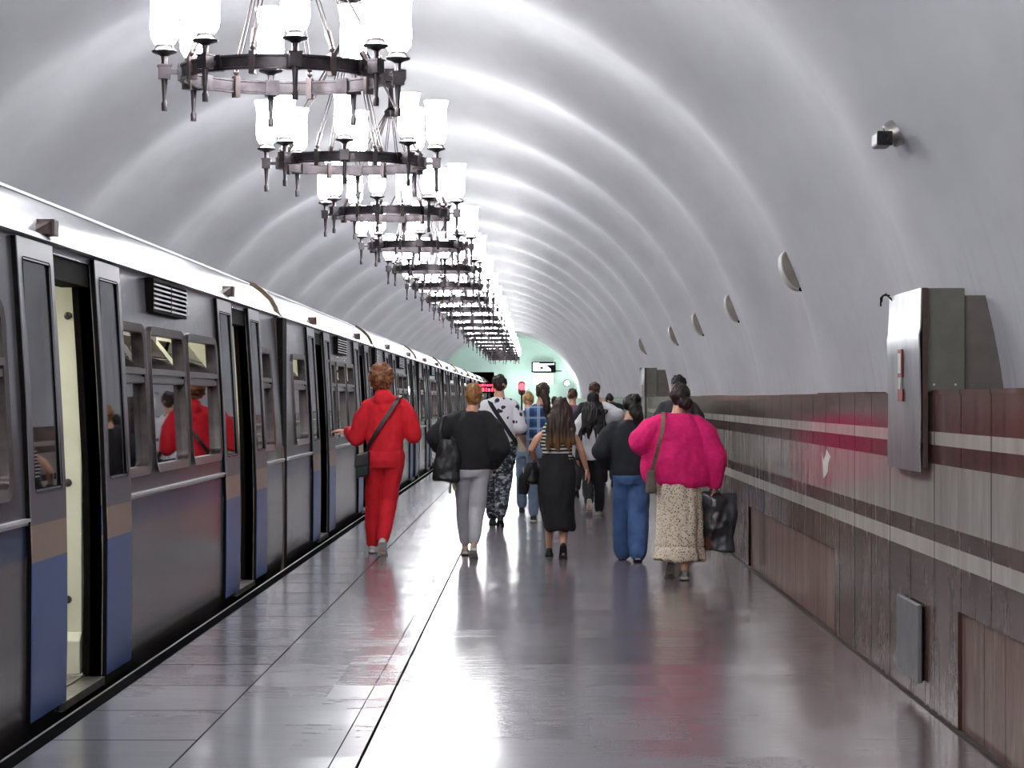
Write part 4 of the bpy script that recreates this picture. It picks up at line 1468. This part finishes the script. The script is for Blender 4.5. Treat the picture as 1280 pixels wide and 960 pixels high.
q.loft([(.16, .21, .205), (.175, .222, .22), (.26, .2, .21), (.272, .185, .195), (.29, .2, .2), (.5, .19, .185), (.75, .175, .16), (.9, .16, .14)], 40)
q.bake('skirt', M_DOT, p.root, .009, 2, [(.03, (13, 13, 1.5)), (.008, (24, 24, 8))])
p.hair(hairmat('dark_auburn_hair', '2a1512', '1a0d0b'), (.094, .108, .108), (0, -.02, .022), [(.012, (20, 20, 14)), (.007, (50, 50, 25))],
       extra=lambda q, c, k: (q.ell(c + V(.04, -.1, -.055), V(.065, .045, .05)), q.ell(c + V(.075, -.06, -.07), V(.03, .03, .03))))
gl = MB()
c = p.headc
for sg in (-1, 1):
    gl.tube([c + V(sg * .08, -.02, .012), c + V(sg * .078, .09, .01)], .004, 6)
    gl.tube([c + V(sg * .034 + .03 * math.cos(a * PI / 6), .105, .008 + .022 * math.sin(a * PI / 6)) for a in range(12)], .003, 6, closed=True)
gl.tube([c + V(-.006, .107, .012), c + V(.006, .107, .012)], .003, 6)
gl.build('glasses', M_BLKLEA, p.root, smooth=40)
p.shoes(pm('black_white_trainer', '2a2927', '8f8c86', 10, .5), pm('grey_white_sole', '8d8a85', 'bab7b0', 14, .6), 1)
rp = p.root.location
b = thing('shoulder_bag', 'small taupe bag on a long tan strap over the pink sweater', 'bag', (rp.x - .25, rp.y - .16, .72))
mb = MB()
mb.hexa([(-.05, -.04, 0), (.05, -.04, 0), (.05, .05, 0), (-.05, .05, 0), (-.035, -.03, .19), (.035, -.03, .2), (.035, .04, .2), (-.035, .04, .19)])
mb.build('pouch', pm('taupe_leather', '6a5a50', '4d413a', 12, .5), b, bevel=.018)
M_STRAP = pm('braided_tan_strap', '8a6a58', '5f4336', 60, .6)
strap('strap', [(V(.01, -.0, .19), V(0, -1, 0)), (V(.05, -.06, .36), V(0, -1, 0)), (V(.09, -.045, .52), V(-.2, -1, .2)), (V(.105, .06, .645), V(-.2, -.5, 1)), (V(.105, .17, .655), V(0, .2, 1)), (V(.1, .3, .5), V(0, 1, 0))], .034, M_STRAP, b, 40)
t = NT('printed_bag_plastic')
f1, f2 = t.noise(5, t.mapping((1, 1, .6)), 4), t.noise(8, t.mapping((1, 1, .8), (4, 2, 7)), 4)
c = t.mix(t.ramp(f1, .42, .6), lin('1a1a1e'), lin('4d525a'))
c = t.mix(t.math('MULTIPLY', t.ramp(f2, .62, .72), .8), c, lin('8a4a3a'))
t.set(color=c, rough=.28, spec=.6); t.bump(f1, .5, .02); M_PBAG = t.m
b = thing('shopping_bag', 'large dark printed plastic shopping bag held by the person in pink', 'bag', (rp.x + .325, rp.y - .02, .23))
q = Soup()
q.loft([(0, .125, .05), (.015, .135, .06), (.2, .135, .07), (.38, .145, .055), (.47, .15, .03), (.49, .145, .012)])
q.bake('sack', M_PBAG, b, .008, 1, [(.025, (7, 7, 5)), (.008, (20, 20, 14))])
for yy in (-.03, .03):
    mb = MB()
    mb.tube([(-.09, yy, .47), (-.07, yy * .8, .52), (-.04, yy * .3, .535), (-.01, yy * .8, .51), (.03, yy, .47)], .008, 6)
    mb.build('handle', M_BLKLEA, b, smooth=40)

# ---- farther people, mostly hidden ---------------------------------------------
def walker(label, H, loc, topmat, botmat, hairm, fem=False, arms=None, head=(0, .02), hairkw=None, wide=1.0):
    p = Person(label, H, loc, feet=[(-.09, .35, 5), (.06, -.1, 35)], fem=fem, head=head, arms=arms, voxel=.011, build=wide)
    p.trousers(botmat, .108, .09, .07, .04)
    f = .93 if fem else 1.0
    p.top(topmat, [(.5 * H, .18 * wide * f, .135), (.56 * H, .19 * wide * f, .14), (.68 * H, .19 * wide * f, .14), (.765 * H, .21 * wide * f, .14), (.81 * H, .18 * wide * f, .12), (.845 * H, .09, .085)], (.09, .08, .06), .98, name='jacket', voxel=.011)
    p.hair(hairm, **(hairkw or dict(r=(.08, .098, .1), off=(0, -.012, .026))))
    p.shoes(M_BLKLEA, M_BSOLE)
    return p


M_BRH = hairmat('brown_hair', '4a2c1e', '341d14')
walker('person with short black hair right behind the pink sweater', 1.775, (1.575, 23.0), cloth('dark_grey_jacket', '3a3a3f', '2d2d31', 8), M_DGREY, M_VDB)
walker('person with cropped brown hair and black jacket ahead of the white jacket', 1.75, (.84, 30.0), M_NAVY, M_DGREY, M_BRH, arms=[None, (V(.36, .1, 1.36), V(.2, .3, 1.3), V(-.4, .8, .1), V(0, 0, -1), 30)], wide=1.1)
walker('person with reddish brown hair and a mauve top far down the platform', 1.67, (.56, 32.0), cloth('mauve_cloth', '8a5f72', '6f4a5b', 8), M_DGREY, M_BRH, fem=True)
walker('person with fair hair and a hat, peeking out left of the brown ponytail', 1.60, (-.1, 27.5), cloth('beige_cloth', 'a59a8a', '8f8475', 8), M_LJEAN, hairmat('fair_hair', 'b08e58', '8a6a3c'), fem=True)
walker('person with dark hair far ahead, between the ponytail and the mauve top', 1.56, (.36, 40.0), M_NAVY, M_DGREY, M_VDB, fem=True)
walker('person in dark clothes far ahead by the white raised sleeve', 1.60, (1.27, 36.0), M_NAVY, M_DGREY, M_VDB)

# ------------------------------------------------------------------ final spacing along the platform
for o in list(SC.objects):
    if o.parent is None and o.type != 'CAMERA':
        o.location.y *= KY
        if o.get('kind') == 'structure' or o.name.startswith(('metro_car', 'wall_cabinet', 'access_panel')):
            o.scale.y = KY
